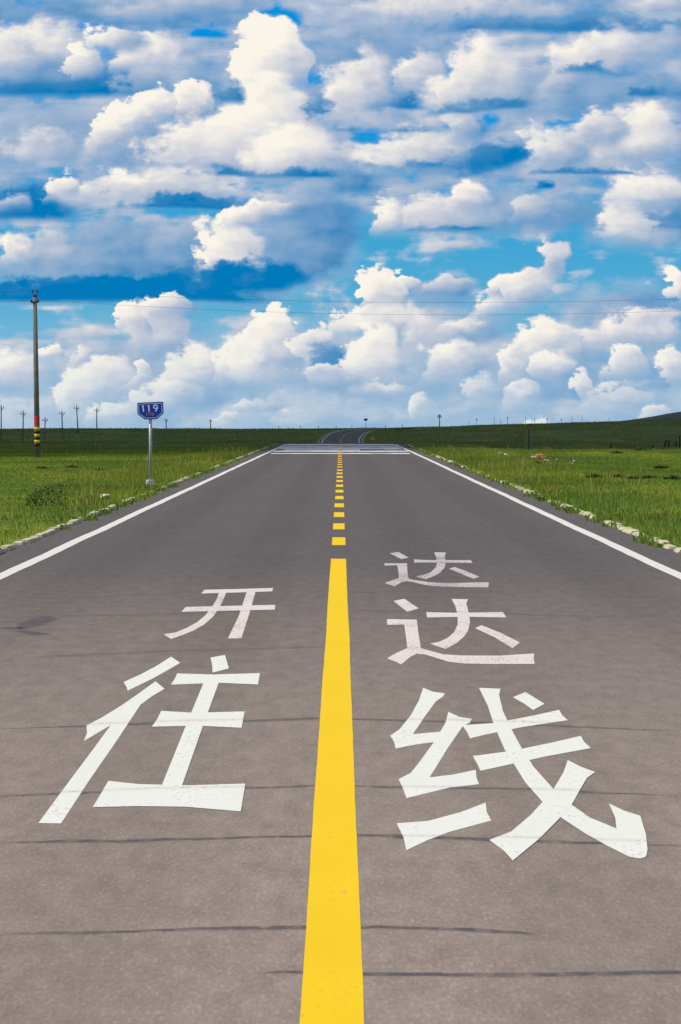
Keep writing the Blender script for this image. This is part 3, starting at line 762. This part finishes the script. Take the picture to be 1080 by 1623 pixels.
def grass_object(name, sets):
    co = np.concatenate([s[0] for s in sets]); tone = np.concatenate([s[1] for s in sets])
    n = len(co) // 5; b = np.arange(n)[:, None] * 5
    return tag(big_mesh(name, co, b + np.array([[0, 1, 2, 3]]), b + np.array([[3, 2, 4]]), M_BLADE, tone), kind="stuff")
def scatter(n, ya, yb, xa, margin=2.0, power=1.0):
    """Points on both sides of the road inside the strip the view can take in."""
    y = ya + (yb - ya) * rng.random(n) ** power
    half = 0.0617 * y + margin
    s = np.where(rng.random(n) < 0.5, -1.0, 1.0)
    x = xa + (half - xa) * rng.random(n)
    ok = rng.random(n) < (half - xa) / (0.0617 * yb + margin - xa)
    ok &= half > xa
    return (s * x)[ok], y[ok]
sets = []
# field sward
x, y = scatter(640000, 58, 358, 4.28, 3.0)
pn = nz(x, y, 0.5, 0.10, 1); pm = nz(x, y, 2.0, 0.5, 2); r = np.abs(x)
verge = np.clip((7.5 - r) / 3.0, 0, 1)
h = (0.016 + 0.028 * pn + 0.026 * pm) * (1 + 1.5 * verge * (0.4 + pm)) * rng.uniform(0.55, 1.25, len(x))
tone = np.clip(0.12 + 0.45 * pn + 0.25 * (pm - 0.5) + rng.normal(0, 0.12, len(x)), 0, 0.7)
dryp = (rng.random(len(x)) < 0.05 + 0.14 * verge * pm)
tone = np.where(dryp, rng.choice([0.79, 0.80, 0.88, 0.86], len(x)), tone)
sets.append(blades(x, y, tz_arr(x, y), h, 0.004 + 0.00005 * y + 0.004 * rng.random(len(x)), rng.uniform(0.1, 0.7, len(x)), tone))
# tall stalks with pale and reddish heads on the verge
x, y = scatter(26000, 58, 330, 4.3, -1.0, 1.2)
k = (np.abs(x) < 7.5) & (nz(x, y, 0.9, 0.16, 4) > 0.42) | (rng.random(len(x)) < 0.05)
x, y = x[k], y[k]
h = rng.uniform(0.12, 0.34, len(x)) * (0.75 + 0.5 * nz(x, y, 0.5, 0.1, 5))
tone = np.where(rng.random(len(x)) < 0.5, rng.uniform(0.3, 0.7, len(x)), rng.choice([0.79, 0.86, 0.9, 0.97], len(x)))
sets.append(blades(x, y, tz_arr(x, y), h, rng.uniform(0.006, 0.012, len(x)) + 0.00004 * y, rng.uniform(0.1, 0.55, len(x)), tone))
# weeds rooted along the kerb, leaning over it onto the asphalt
n = 30000
y = 58 + 296 * rng.random(n) ** 1.2
s = np.where(rng.random(n) < 0.5, -1.0, 1.0)
k = nz(y, s * 5, 0.55, 1.0, 6) + 0.5 * nz(y, s * 5, 2.3, 1.0, 8) > 0.88
y, s = y[k], s[k]
x = s * (4.06 + rng.normal(0.0, 0.10, len(y)))
h = rng.uniform(0.02, 0.11, len(y)) * (0.4 + 1.2 * nz(y, s * 5, 1.3, 1.0, 9))
sets.append(blades(x, y, np.where(np.abs(x) < 4.15, 0.0, tz_arr(x, y)), h, rng.uniform(0.02, 0.045, len(y)), rng.uniform(0.3, 1.1, len(y)), rng.uniform(0.25, 0.7, len(y))))
grass_object("grass", sets)
# rougher growth on the plain beyond the crest
n = 90000
y = 900 + 470 * rng.random(n)
x = (rng.random(n) * 2 - 1) * (0.0617 * y + 15)
k = (np.abs(x - np.interp(y, _yy, _cc)) > 4.6) & (nz(x, y, 0.12, 0.03, 3) > 0.35)
x, y = x[k], y[k]
sets = [blades(x, y, tz_arr(x, y), rng.uniform(0.08, 0.30, len(x)), rng.uniform(0.04, 0.12, len(x)), rng.uniform(0.2, 0.8, len(x)), np.clip(rng.normal(0.25, 0.18, len(x)), 0, 0.7))]
n = 60000
y = 358 + 560 * rng.random(n)
x = (rng.random(n) * 2 - 1) * (0.0617 * y + 8)
k = np.abs(x) > 4.6
x, y = x[k], y[k]
sets.append(blades(x, y, tz_arr(x, y), rng.uniform(0.06, 0.16, len(x)), rng.uniform(0.03, 0.08, len(x)), rng.uniform(0.2, 0.8, len(x)), np.clip(rng.normal(0.25, 0.18, len(x)), 0, 0.7)))
grass_object("plain_grass", sets)

# dark sedge clumps standing in the field
def tuft_mesh(n, seed, spread=0.5, tall=0.35):
    rr = np.random.default_rng(seed); vv, ff = [], []
    for i in range(n):
        a = rr.uniform(0, math.tau); q = spread * math.sqrt(rr.random()); x0, y0 = q * math.cos(a), q * math.sin(a)
        hh = tall * rr.uniform(0.5, 1.1) * (1 - 0.5 * q / spread); w = 0.022
        yaw = rr.uniform(0, math.tau); ex, ey = math.cos(yaw) * w, math.sin(yaw) * w
        lx, ly = x0 * 0.8 + rr.normal(0, 0.06), y0 * 0.8 + rr.normal(0, 0.06)
        b = len(vv)
        vv += [(x0 - ex, y0 - ey, -0.03), (x0 + ex, y0 + ey, -0.03), (x0 + ex * .8 + lx * .3, y0 + ey * .8 + ly * .3, hh * .6), (x0 - ex * .8 + lx * .3, y0 - ey * .8 + ly * .3, hh * .6), (x0 + lx, y0 + ly, hh)]
        ff += [(b, b + 1, b + 2, b + 3), (b + 3, b + 2, b + 4)]
    return vv, ff
TUFTS = [(-12.6, 177, .32, "left"), (-10.8, 165, .30, "left"), (-9.6, 178, .24, "left"), (-8.95, 184, .28, "left"), (-7.5, 172, .24, "left"), (-9.9, 156, .22, "left"), (-5.9, 190, .2, "left"),
         (7.1, 200, .26, "right"), (10.9, 188, .34, "right"), (6.9, 150, .30, "right"), (7.6, 151, .26, "right"), (7.75, 146, .28, "right"), (8.3, 148, .3, "right"), (8.6, 143, .34, "right"), (14.8, 272, .4, "right"), (12.3, 246, .35, "right")]
tuft0 = mesh_obj("sedge_clump", *tuft_mesh(170, 5), M_TUFT)
for i, (x, y, sc, side) in enumerate(TUFTS):
    o = tuft0 if i == 0 else tuft0.copy()
    if i: col.objects.link(o)
    o.location = (x, y, tz(x, y)); o.rotation_euler.z = random.uniform(0, 6.28); o.scale = (sc * 1.3, sc * 1.3, sc * random.uniform(1.3, 1.8))
    tag(o, f"small dark green sedge clump in the sunlit meadow on the {side} side of the road", "sedge", f"dark sedge clumps in the {side} meadow")
# the dark leafy shrub by the left verge
rr = np.random.default_rng(3); vv, ff = [], []
for i in range(650):
    t = rr.uniform(-1, 1); q = math.sqrt(max(0, 1 - t * t))
    c = Vector((t * 0.34 + rr.normal(0, .03), rr.normal(0, .09) + t * 0.5, (0.05 + 0.16 * (0.6 + 0.4 * t)) * rr.random() * (0.5 + 0.5 * q) * 2.6))
    a = Vector(rr.normal(0, 1, 3)).normalized() * rr.uniform(.018, .035); b_ = Vector(rr.normal(0, 1, 3)).normalized() * .010
    k = len(vv); vv += [c - a, c + b_, c + a, c - b_]; ff.append((k, k + 1, k + 2, k + 3))
shrub = empty("shrub", (-5.40, 101.5, tz(-5.4, 101.5)), "dark low leafy shrub in the grass beside the left verge", "shrub")
mesh_obj("foliage", vv, ff, M_TUFT, parent=shrub)
bm = bmesh.new()
for i in range(12):
    t = -0.3 + 0.05 * i + random.uniform(-.02, .02)
    add_tube(bm, [(t * 0.8, t * 1.2, -0.02), (t + random.uniform(-.03, .03), t * 1.4, 0.10), (t * 1.05 + random.uniform(-.05, .05), t * 1.45, 0.30)], [0.006, 0.004, 0.002], 5)
bm_obj("stem", bm, M_WOOD, parent=shrub)

# ------------------------------------------------------------------ kilometre sign
def rounded_plate(pts, inset, r=0.028):
    """Outline of the six-sided plate, shrunk by inset."""
    P_ = [Vector(p) for p in pts]; n = len(P_); lines = []
    for a, b in zip(P_, P_[1:] + P_[:1]):
        d = (b - a).normalized(); nrm = Vector((d.y, -d.x)); lines.append((a + nrm * inset, d))
    vs = []
    for i in range(n):
        (p, d), (q, e) = lines[i - 1], lines[i]
        den = d.x * e.y - d.y * e.x; t = ((q.x - p.x) * e.y - (q.y - p.y) * e.x) / den
        vs.append(p + d * t)
    out = []
    for i in range(n):
        a, b, c = vs[i - 1], vs[i], vs[(i + 1) % n]
        rad = min(r, 0.4 * (b - a).length, 0.4 * (c - b).length)
        p, q = b + (a - b).normalized() * rad, b + (c - b).normalized() * rad
        for k in range(5):
            t = k / 4; out.append(p.lerp(b, t).lerp(b.lerp(q, t), t))
    return out
PLATE = [(-.316, .189), (.306, .214), (.314, -.062), (.152, -.205), (-.130, -.216), (-.312, -.082)]
def slab(name, outline, y0, y1, m, parent, hole=None):
    vv, ff = [], []; n = len(outline)
    for yv in (y0, y1): vv += [(p.x, yv, p.y) for p in outline]
    if hole is None:
        ff = [tuple(range(n)), tuple(range(2 * n - 1, n - 1, -1))]
    else:
        for yv in (y0, y1): vv += [(p.x, yv, p.y) for p in hole]
        for i in range(n):
            j = (i + 1) % n
            ff += [(i, j, 2 * n + j, 2 * n + i), (n + j, n + i, 3 * n + i, 3 * n + j), (2 * n + i, 2 * n + j, 3 * n + j, 3 * n + i)]
    ff += [((i + 1) % n, i, n + i, n + (i + 1) % n) for i in range(n)]
    o = mesh_obj(name, vv, ff, m, parent=parent)
    return o
def lettering(txt, size, x, z, m, parent, yv, name, sx=1.0, bold=0.0, tilt=0.0, ext=0.002):
    cu = bpy.data.curves.new("lettering", 'FONT'); cu.body = txt; cu.size = size; cu.align_x = 'CENTER'; cu.align_y = 'CENTER'
    cu.extrude = ext; cu.offset = bold
    tmp = bpy.data.objects.new("lettering", cu); col.objects.link(tmp)
    dg = bpy.context.evaluated_depsgraph_get()
    me = bpy.data.meshes.new_from_object(tmp.evaluated_get(dg))
    bpy.data.objects.remove(tmp); bpy.data.curves.remove(cu)
    me.name = name
    bx = [v.co.x for v in me.vertices]; by = [v.co.y for v in me.vertices]
    me.transform(Matrix.Translation((-(min(bx) + max(bx)) / 2, -(min(by) + max(by)) / 2, 0)))
    me.transform(Matrix.Translation((x, yv, z)) @ Matrix.Rotation(tilt, 4, 'Y') @ Matrix.Rotation(R(90), 4, 'X') @ Matrix.Diagonal((sx, 1, 1, 1)))
    return me_obj(name, me, m, parent=parent)
SG = (-4.55, 132.3)
sg = empty("road_sign", (SG[0], SG[1], 0.0), "blue six-sided kilometre sign reading 119 on a grey post beside the left kerb", "road sign")
plate = slab("sign_plate", rounded_plate(PLATE, 0.0), -0.006, 0.004, M_SIGNRIM, sg)
plate.location = (0, -0.045, 1.80)
slab("sign_face", rounded_plate(PLATE, 0.020), -0.009, -0.006, M_SIGNBLUE, plate)
slab("border_line", rounded_plate(PLATE, 0.030, 0.022), -0.012, -0.009, M_SIGNWHITE, plate, hole=rounded_plate(PLATE, 0.041, 0.016))
def stroke_slab(pts, w, yv):
    """A flat brush stroke of width w as a thin slab."""
    P_ = [Vector(p) for p in pts]; L_, R_ = [], []
    for i, p in enumerate(P_):
        d = (P_[min(i + 1, len(P_) - 1)] - P_[max(i - 1, 0)]).normalized(); nn = Vector((-d.y, d.x)) * w / 2
        L_.append(p + nn); R_.append(p - nn)
    n = len(P_); vv = [(p.x, yv, p.y) for p in L_ + R_] + [(p.x, yv + 0.003, p.y) for p in L_ + R_]
    ff = []
    for i in range(n - 1):
        ff += [(i, i + 1, n + i + 1, n + i), (i, 2 * n + i, 2 * n + i + 1, i + 1), (n + i, n + i + 1, 3 * n + i + 1, 3 * n + i)]
    ff += [(0, n, 3 * n, 2 * n), (n - 1, 3 * n - 1, 4 * n - 1, 2 * n - 1)]
    return vv, ff
def digit(strokes, w, x, z):
    mesh_obj("digit", *cat_mesh([stroke_slab([(x + a, z + b) for a, b in st_], w, -0.012 - 0.001 * k) for k, st_ in enumerate(strokes)]), M_SIGNWHITE, parent=plate)
ONE = [[(.006, -.078), (-.004, .078)], [(-.006, .064), (-.032, .046)]]
NINE = [[(.046 * math.cos(a), .034 + .042 * math.sin(a)) for a in np.linspace(0, math.tau, 29)], [(.046, .034), (.043, -.010), (.026, -.048), (-.006, -.078)]]
digit(ONE, 0.030, -.172, .050); digit(ONE, 0.030, -.036, .054); digit(NINE, 0.026, .122, .060)
lettering("1770", 0.115, -.005, -.090, M_SIGNORANGE, plate, -0.012, "route_number", 0.90, 0.0)
bm = bmesh.new(); add_tube(bm, [(0, 0, 0.02), (0, 0, 1.92)], 0.038, 20)
for f in bm.faces: f.smooth = len(f.verts) == 4
bm_obj("post", bm, M_STEEL, parent=sg)
for z in (1.70, 1.86):
    bm = bmesh.new(); add_box(bm, (0, 0.004, z), (0.15, 0.086, 0.03), 0, 0.006)
    bm_obj("clamp", bm, M_STEEL, parent=sg)
bm = bmesh.new(); add_box(bm, (0.0, 0, 0.055), (0.20, 0.20, 0.19), 0.2, 0.03)
for v in bm.verts: v.co += Vector((0.02, 0.02, 0.02)) * mnoise.noise(v.co * 14)
bm_obj("concrete_base", bm, M_CONC_PALE, parent=sg)

# ------------------------------------------------------------------ the banded power pole and its wires
def power_pole(label, loc, lean, hh=6.62):
    t = empty("power_pole", loc, label, "power pole", "roadside power poles with painted bands")
    L = lambda z: lean * z / hh
    bm = bmesh.new(); add_tube(bm, [(L(-0.3), 0, -0.3), (L(hh), 0, hh)], [0.122, 0.084], 24)
    for f in bm.faces: f.smooth = len(f.verts) == 4
    bm_obj("shaft", bm, M_CONC, parent=t)
    def band(z0, z1, m, name):
        b = bmesh.new(); q = lambda z: 0.122 - 0.038 * (z + 0.3) / (hh + 0.3) + 0.003
        add_tube(b, [(L(z0), 0, z0), (L(z1), 0, z1)], [q(z0), q(z1)], 24)
        for f in b.faces: f.smooth = len(f.verts) == 4
        bm_obj(name, b, m, parent=t)
    for k in range(5): band(1.26 + 0.088 * k, 1.26 + 0.088 * k + 0.074, M_RED, "red_band")
    for (a, b) in ((1.10, 1.245), (0.84, 0.955), (0.59, 0.71)): band(a, b, M_YBAND, "yellow_band")
    for (a, b) in ((0.965, 1.09), (0.72, 0.83), (0.455, 0.58)): band(a, b, M_KBAND, "black_band")
    bm = bmesh.new()
    add_box(bm, (lean, -0.10, hh - 0.28), (0.30, 0.05, 0.06), 0, 0.006)
    add_tube(bm, [(lean, 0, hh - 0.32), (lean, 0, hh - 0.24)], 0.10, 20)
    bm_obj("crossarm", bm, M_DARKSTEEL, parent=t)
    bm = bmesh.new()
    add_tube(bm, [(lean, 0, hh - 0.06), (lean, 0, hh + 0.02)], 0.095, 20)
    for s in (-1, 1):
        add_tube(bm, [(lean + s * 0.05, 0, hh - 0.02), (lean + s * 0.095, 0, hh + 0.06), (lean + s * 0.095, 0, hh + 0.16)], 0.012, 8)
    bm_obj("top_cap", bm, M_DARKSTEEL, parent=t)
    ins = [(0.0, 0.0), (0.04, 0.0), (0.055, 0.03), (0.025, 0.045), (0.05, 0.055), (0.05, 0.075), (0.02, 0.10), (0.0, 0.105)]
    ins = [(max(r, 0.002), z) for r, z in ins]
    for s in (-1, 1):
        b = bmesh.new(); add_lathe(b, (lean + s * 0.095, 0, hh + 0.13), ins, 12); bm_obj("insulator", b, M_CERAMIC, parent=t, smooth=True)
        b = bmesh.new(); add_lathe(b, (lean + s * 0.14, -0.10, hh - 0.27), ins, 12); bm_obj("insulator", b, M_CERAMIC, parent=t, smooth=True)
    return t
PX, PY = -12.40, 226.0
power_pole("tall grey concrete power pole with red, yellow and black bands at the left", (PX, PY, tz(PX, PY)), -0.10)
# its neighbours in the line stand outside the picture and only carry the wires
RX, LX = 25.0, -50.0
power_pole("banded concrete power pole in the meadow right of the road, outside the picture", (RX, PY + 4, 0.34), 0.0)
power_pole("banded concrete power pole far out left of the road, outside the picture", (LX, PY - 4, 0.0), 0.0)
def wire(za, xl, xm, xr, zl, zr, sag_l, sag_r, label):
    pts = []
    for (xa, ya, za_, xb, yb, zb_, sag, n) in ((xl, PY - 4, zl, xm, PY, za, sag_l, 24), (xm, PY, za, xr, PY + 4, zr, sag_r, 40)):
        for i in range(n + 1):
            t = i / n
            if pts and i == 0: continue
            pts.append((xa + (xb - xa) * t, ya + (yb - ya) * t - 0.10, za_ + (zb_ - za_) * t - 4 * sag * t * (1 - t)))
    bm = bmesh.new(); add_tube(bm, pts, 0.0042, 6)
    tag(bm_obj("power_line", bm, M_WIRE, smooth=True), label, "power line", "power lines above the road")
Z0 = tz(PX, PY)
wire(6.44 + Z0, LX + .14, PX - 0.10 + .14, RX + .14, 6.44, 6.78, 0.62, 0.73, "lower thin power line leaving the banded pole and crossing the sky")
wire(6.82 + Z0, LX + .09, PX - 0.10 + .09, RX + .09, 6.82, 7.16, 0.62, 0.60, "upper thin power line leaving the banded pole top across the sky")

# ------------------------------------------------------------------ the small distant poles
def far_pole(name, x, y, h, lean, label, cat, group, arms=((0.28, 1.05),), brace=True, r0=0.13):
    t = empty(name, (x, y, tz(x, y)), label, cat, group)
    bm = bmesh.new(); add_tube(bm, [(0, 0, -0.3), (lean, 0, h)], [r0, r0 * 0.7], 10); bm_obj("shaft", bm, M_CONC, parent=t, smooth=True)
    for dz, w in arms:
        bm = bmesh.new(); add_box(bm, (lean * 0.95, -0.12, h - dz), (w, 0.10, 0.10), 0, 0.01)
        if brace:
            add_tube(bm, [(lean * .9 + .02, -0.12, h - dz - 0.65), (lean * 0.95 + w * 0.36, -0.12, h - dz)], 0.035, 6)
        arm = bm_obj("crossarm", bm, M_DARKSTEEL, parent=t)
        for s in (-1, 1):
            b = bmesh.new(); add_lathe(b, (lean * 0.95 + s * w * 0.46, -0.12, h - dz + 0.05), [(0.05, 0), (0.07, 0.08), (0.05, 0.16), (0.06, 0.22), (0.01, 0.30)], 8); bm_obj("insulator", b, M_CERAMIC, parent=arm, smooth=True)
    return t
def far_xy(px, d): return (px - 540.0) / F_PX * d
G_LEFT = "distant power poles on the dark plain at the left"
for (px, d, h, lean, lab) in [
    (2, 1062, 6.8, 0.0, "distant power pole at the very left edge, its crossarm showing only on one side"),
    (36.5, 1048, 5.8, 0.05, "distant power pole between the left edge and the big banded pole"),
    (71.5, 1075, 4.3, 0.0, "shortest distant power pole, just right of the big banded pole"),
    (99.5, 1078, 5.5, -0.18, "distant power pole between the shortest pole and the leaning one"),
    (124, 1138, 5.9, -0.34, "distant power pole that leans visibly to the left"),
    (153.5, 1212, 5.2, 0.0, "rightmost of the six crossarm poles on the dark plain at the left")]:
    far_pole("distant_pole", far_xy(px, d), d, h, lean, lab, "power pole", G_LEFT, ((0.62, 1.05),))
far_pole("distant_pole", far_xy(263.5, 1290), 1290, 2.4, 0.0, "tiny faint power pole on the horizon right of the 119 sign", "power pole", G_LEFT, ((0.30, 0.7),))
far_pole("distant_pole", far_xy(334, 1290), 1290, 2.2, 0.0, "tiny stout dark pole on the horizon between 119 sign and road", "power pole", G_LEFT, ((0.35, 0.5),), False)
far_pole("distant_pole", far_xy(697, 1318), 1318, 2.95, 0.0, "lone dark pole with stacked short arms on the horizon right of the road", "power pole", None, ((0.30, 0.45), (0.50, 0.72), (0.72, 0.98)), False)
for i, (px, h) in enumerate([(743.7, 1.0), (756, 1.2), (784, 1.6), (794, 1.1), (805, 1.4), (833, 1.6), (848, 1.2), (868, .9), (907, 1.5), (923, 1.6), (890, .7), (966, .8)]):
    d = 1318
    far_pole("distant_pole", far_xy(px, d), d, h + 0.25, random.uniform(-.04, .04), "thin tiny pole in the row along the horizon right of the road", "pole", "row of tiny poles on the right horizon", ((0.12, 0.26),) if i % 3 == 1 else (), False, 0.055)
# low posts along the ridge behind the road
for px in (442, 476, 505, 533, 558, 611, 638):
    d = 1312; x = far_xy(px, d)
    bm = bmesh.new(); add_tube(bm, [(0, 0, -0.2), (0.02, 0, 0.80)], [0.07, 0.06], 8)
    o = bm_obj("ridge_post", bm, M_WOOD, loc=(x, d, tz(x, d)))
    tag(o, "tiny dark post standing on the ridge line behind the road's far bend", "post", "posts along the ridge")
# wooden posts at the edge of the right meadow
def wood_post(x, y, h, w, lean, label, group=None):
    bm = bmesh.new(); add_tube(bm, [(0, 0, -0.2), (lean * .5, 0, h * .5), (lean, 0, h)], [w, w * .95, w * .8], 8)
    for v in bm.verts: v.co += Vector((.012, .012, .01)) * mnoise.noise(v.co * 6 + Vector((x, 0, 0)))
    tag(bm_obj("wooden_post", bm, M_WOOD, loc=(x, y, tz(x, y))), label, "post", group)
wood_post(9.73, 286, 1.10, 0.050, 0.0, "lone tall dark wooden post behind the brick rubble in the right meadow")
wood_post(18.6, 318, 0.44, 0.055, 0.17, "dark wooden post tilted steeply to the right near the right edge")
wood_post(18.95, 319, 0.42, 0.05, 0.0, "short upright dark post just right of the steeply tilted one", None)
wood_post(19.5, 321, 0.36, 0.05, 0.01, "shortest dark post between the tilted post and the tall edge post")
wood_post(19.4, 316, 0.70, 0.045, 0.0, "tall thin dark post at the right edge of the picture")
wood_post(15.45, 316, 0.24, 0.05, 0.0, "dark stub of a post alone at the back of the right meadow")
bm = bmesh.new(); rough_rock(bm, (0, 0, 0.06), (0.08, 0.08, 0.10), 3)
tag(bm_obj("stone", bm, M_WOOD, loc=(18.0, 318, tz(18, 318))), "dark small boulder at the foot of the tilted wooden post", "stone")

# far signs
fs = empty("road_sign", (far_xy(580, 1322), 1322, tz(far_xy(580, 1322), 1322)), "tiny dark blue sign on a thin post where the road bends away", "road sign")
BIGP = [(a * 1.5, b * 1.35) for a, b in PLATE]
o = slab("sign_plate", rounded_plate(BIGP, 0.0), -0.01, 0.01, M_SIGNRIM, fs); o.location = (0, -0.06, 2.02)
slab("sign_face", rounded_plate(BIGP, 0.03), -0.014, -0.01, M_SIGNBLUE, o)
bm = bmesh.new(); add_tube(bm, [(0, 0, -0.1), (0, 0, 2.2)], 0.05, 10); bm_obj("post", bm, M_STEEL, parent=fs, smooth=True)
aw = empty("warning_sign", (far_xy(591, 1035), 1035, tz(far_xy(591, 1035), 1035)), "amber triangular warning sign standing in shade beside the far road", "road sign")
tri = [Vector((-0.62, 0.0)), Vector((0.0, 1.08)), Vector((0.62, 0.0))]
sh = lambda k: [Vector((p.x * k, 0.36 + (p.y - 0.36) * k)) for p in tri]
o = slab("sign_plate", sh(1.0), -0.01, 0.01, M_KBAND, aw); o.location = (0, -0.05, 0.30)
slab("sign_face", sh(0.86), -0.014, -0.01, M_AMBER, o)
slab("pictogram", [Vector((-.07, .16)), Vector((-.05, .55)), Vector((.05, .55)), Vector((.07, .16))], -0.018, -0.014, M_KBAND, o)
bm = bmesh.new(); add_tube(bm, [(0, 0, -0.2), (0, 0, 1.0)], 0.05, 10); bm_obj("post", bm, M_STEEL, parent=aw, smooth=True)

# ------------------------------------------------------------------ brick rubble and stones in the right meadow
for k, (x, y, s, lab) in enumerate([(7.98, 222, (.19, .16, .13), "largest orange broken brick lump in the right meadow rubble"), (8.12, 220.5, (.11, .10, .08), "smaller orange brick piece right of the largest lump"), (7.86, 220.8, (.08, .09, .07), "small orange brick piece left of the largest lump")]):
    bm = bmesh.new(); rough_rock(bm, (0, 0, s[2] * .7), s, k + 1)
    tag(bm_obj("brick_rubble", bm, M_BRICK, loc=(x, y, tz(x, y) + 0.03)), lab, "brick", "broken orange bricks")
for k, (px, d, s) in enumerate([(844.4, 221, .09), (847.5, 221, .07), (864.4, 210, .055), (869, 207, .06), (802, 236, .08), (805, 233, .05), (792.6, 246, .08), (910.4, 208, .055), (903.7, 199, .05), (908, 197, .04), (883, 214, .04)]):
    x = far_xy(px, d)
    bm = bmesh.new(); rough_rock(bm, (0, 0, s * .5), (s, s, s * .6), k + 11, 1)
    tag(bm_obj("stone", bm, M_STONE, loc=(x, d, tz(x, d) + 0.06)), "small pale stone lying in the grass near the orange brick rubble", "stone", "pale stones around the rubble")
bm = bmesh.new(); rough_rock(bm, (0, 0, 0.03), (.13, .45, .05), 31)
tag(bm_obj("stone", bm, M_CONC_PALE, loc=(-4.72, 110.5, 0.03)), "long pale stone half sunk in the left verge near the shrub", "stone")
bm = bmesh.new(); rough_rock(bm, (0, 0, 0.4), (.9, .9, .75), 37)
tag(bm_obj("boulder", bm, M_STONE, loc=(far_xy(1040.5, 3500), 3500, hill_h(far_xy(1040.5, 3500), 3500))), "tiny white boulder at the foot of the dark hill", "boulder")

# ------------------------------------------------------------------ the cumulus overhead whose shadow lies on the plain beyond the road
CLOUD_Z = 900.0
OFF = SUN_DIR * (CLOUD_Z / SUN_DIR.z)
near_edge = [(-500, 205), (-60, 214), (-14, 224), (-9, 268), (-5.5, 330), (-3, 362), (3, 362), (5.5, 338), (8, 296), (14, 300), (22, 312), (60, 320), (500, 330)]
ex_, ey_ = zip(*near_edge)
cxs = sorted(set(list(np.arange(-500, -60, 20.)) + list(np.arange(-60, 60.1, 1.5)) + list(np.arange(80, 701, 20.))))
rows = [0, 0.0015, 0.004, 0.01, 0.03, 0.07, 0.13, 0.2, 0.3, 0.4, 0.5, 0.6, 0.7, 0.8, 0.88, 0.94, 0.98, 1.0]
vt, vb = [], []
for j, t in enumerate(rows):
    for x in cxs:
        y0 = float(np.interp(x, ex_, ey_)) + 1.5 * mnoise.noise(Vector((x * 0.15, 0, 0)))
        y1 = 5200 + 250 * mnoise.noise(Vector((x * 0.006, 4, 0)))
        yv = y0 + (y1 - y0) * t
        xo = 90 * mnoise.noise(Vector((yv * 0.006, 2.5, 0))) * sstep(120, 420, abs(x - 60)) * sstep(0.0, 0.05, t)
        bodyx = min(1.0, (x + 500) / 160.0, (700 - x) / 160.0); bodyy = min(1.0, (t / 0.14) ** 2, (1 - t) / 0.10)
        th = max(0.0, bodyx) ** 0.5 * max(0.0, bodyy) ** 0.5
        lump = 0.75 + 0.5 * mnoise.noise(Vector((x * 0.012, yv * 0.006, 1))) + 0.25 * mnoise.noise(Vector((x * 0.05, yv * 0.03, 2)))
        base = CLOUD_Z + (35 * mnoise.noise(Vector((x * 0.011, yv * 0.004, 6))) + 10 * mnoise.noise(Vector((x * 0.05, yv * 0.02, 8)))) * th
        # footprint shifted back along the sun's rays from the ground
        vb.append((x + xo + OFF.x, yv + OFF.y, base)); vt.append((x + xo + OFF.x, yv + OFF.y, base + 1.0 + 230 * th * lump))
nc, nr = len(cxs), len(rows); nb = nc * nr
cf = []
for j in range(nr - 1):
    for i in range(nc - 1):
        a = j * nc + i
        cf.append((a, a + nc, a + nc + 1, a + 1)); cf.append((nb + a, nb + a + 1, nb + a + nc + 1, nb + a + nc))
rim = [j * nc for j in range(nr)] + [(nr - 1) * nc + i for i in range(1, nc)] + [j * nc + nc - 1 for j in range(nr - 2, -1, -1)] + [i for i in range(nc - 2, 0, -1)]
for a, b in zip(rim, rim[1:] + rim[:1]): cf.append((a, nb + a, nb + b, b))
m, N, bs, out = mat("cloud_vapour")
N.nt.nodes.remove(bs)
d_ = N.new('ShaderNodeBsdfDiffuse'); t_ = N.new('ShaderNodeBsdfTranslucent'); x_ = N.new('ShaderNodeMixShader')
N.put(d_.inputs[0], (0.88, 0.89, 0.91, 1)); N.put(t_.inputs[0], (0.88, 0.89, 0.91, 1)); x_.inputs[0].default_value = 0.35
N.link(d_.outputs[0], x_.inputs[1]); N.link(t_.outputs[0], x_.inputs[2]); N.link(x_.outputs[0], out.inputs[0])
tag(mesh_obj("sky_cloud", vb + vt, cf, m, smooth=True), kind="structure")
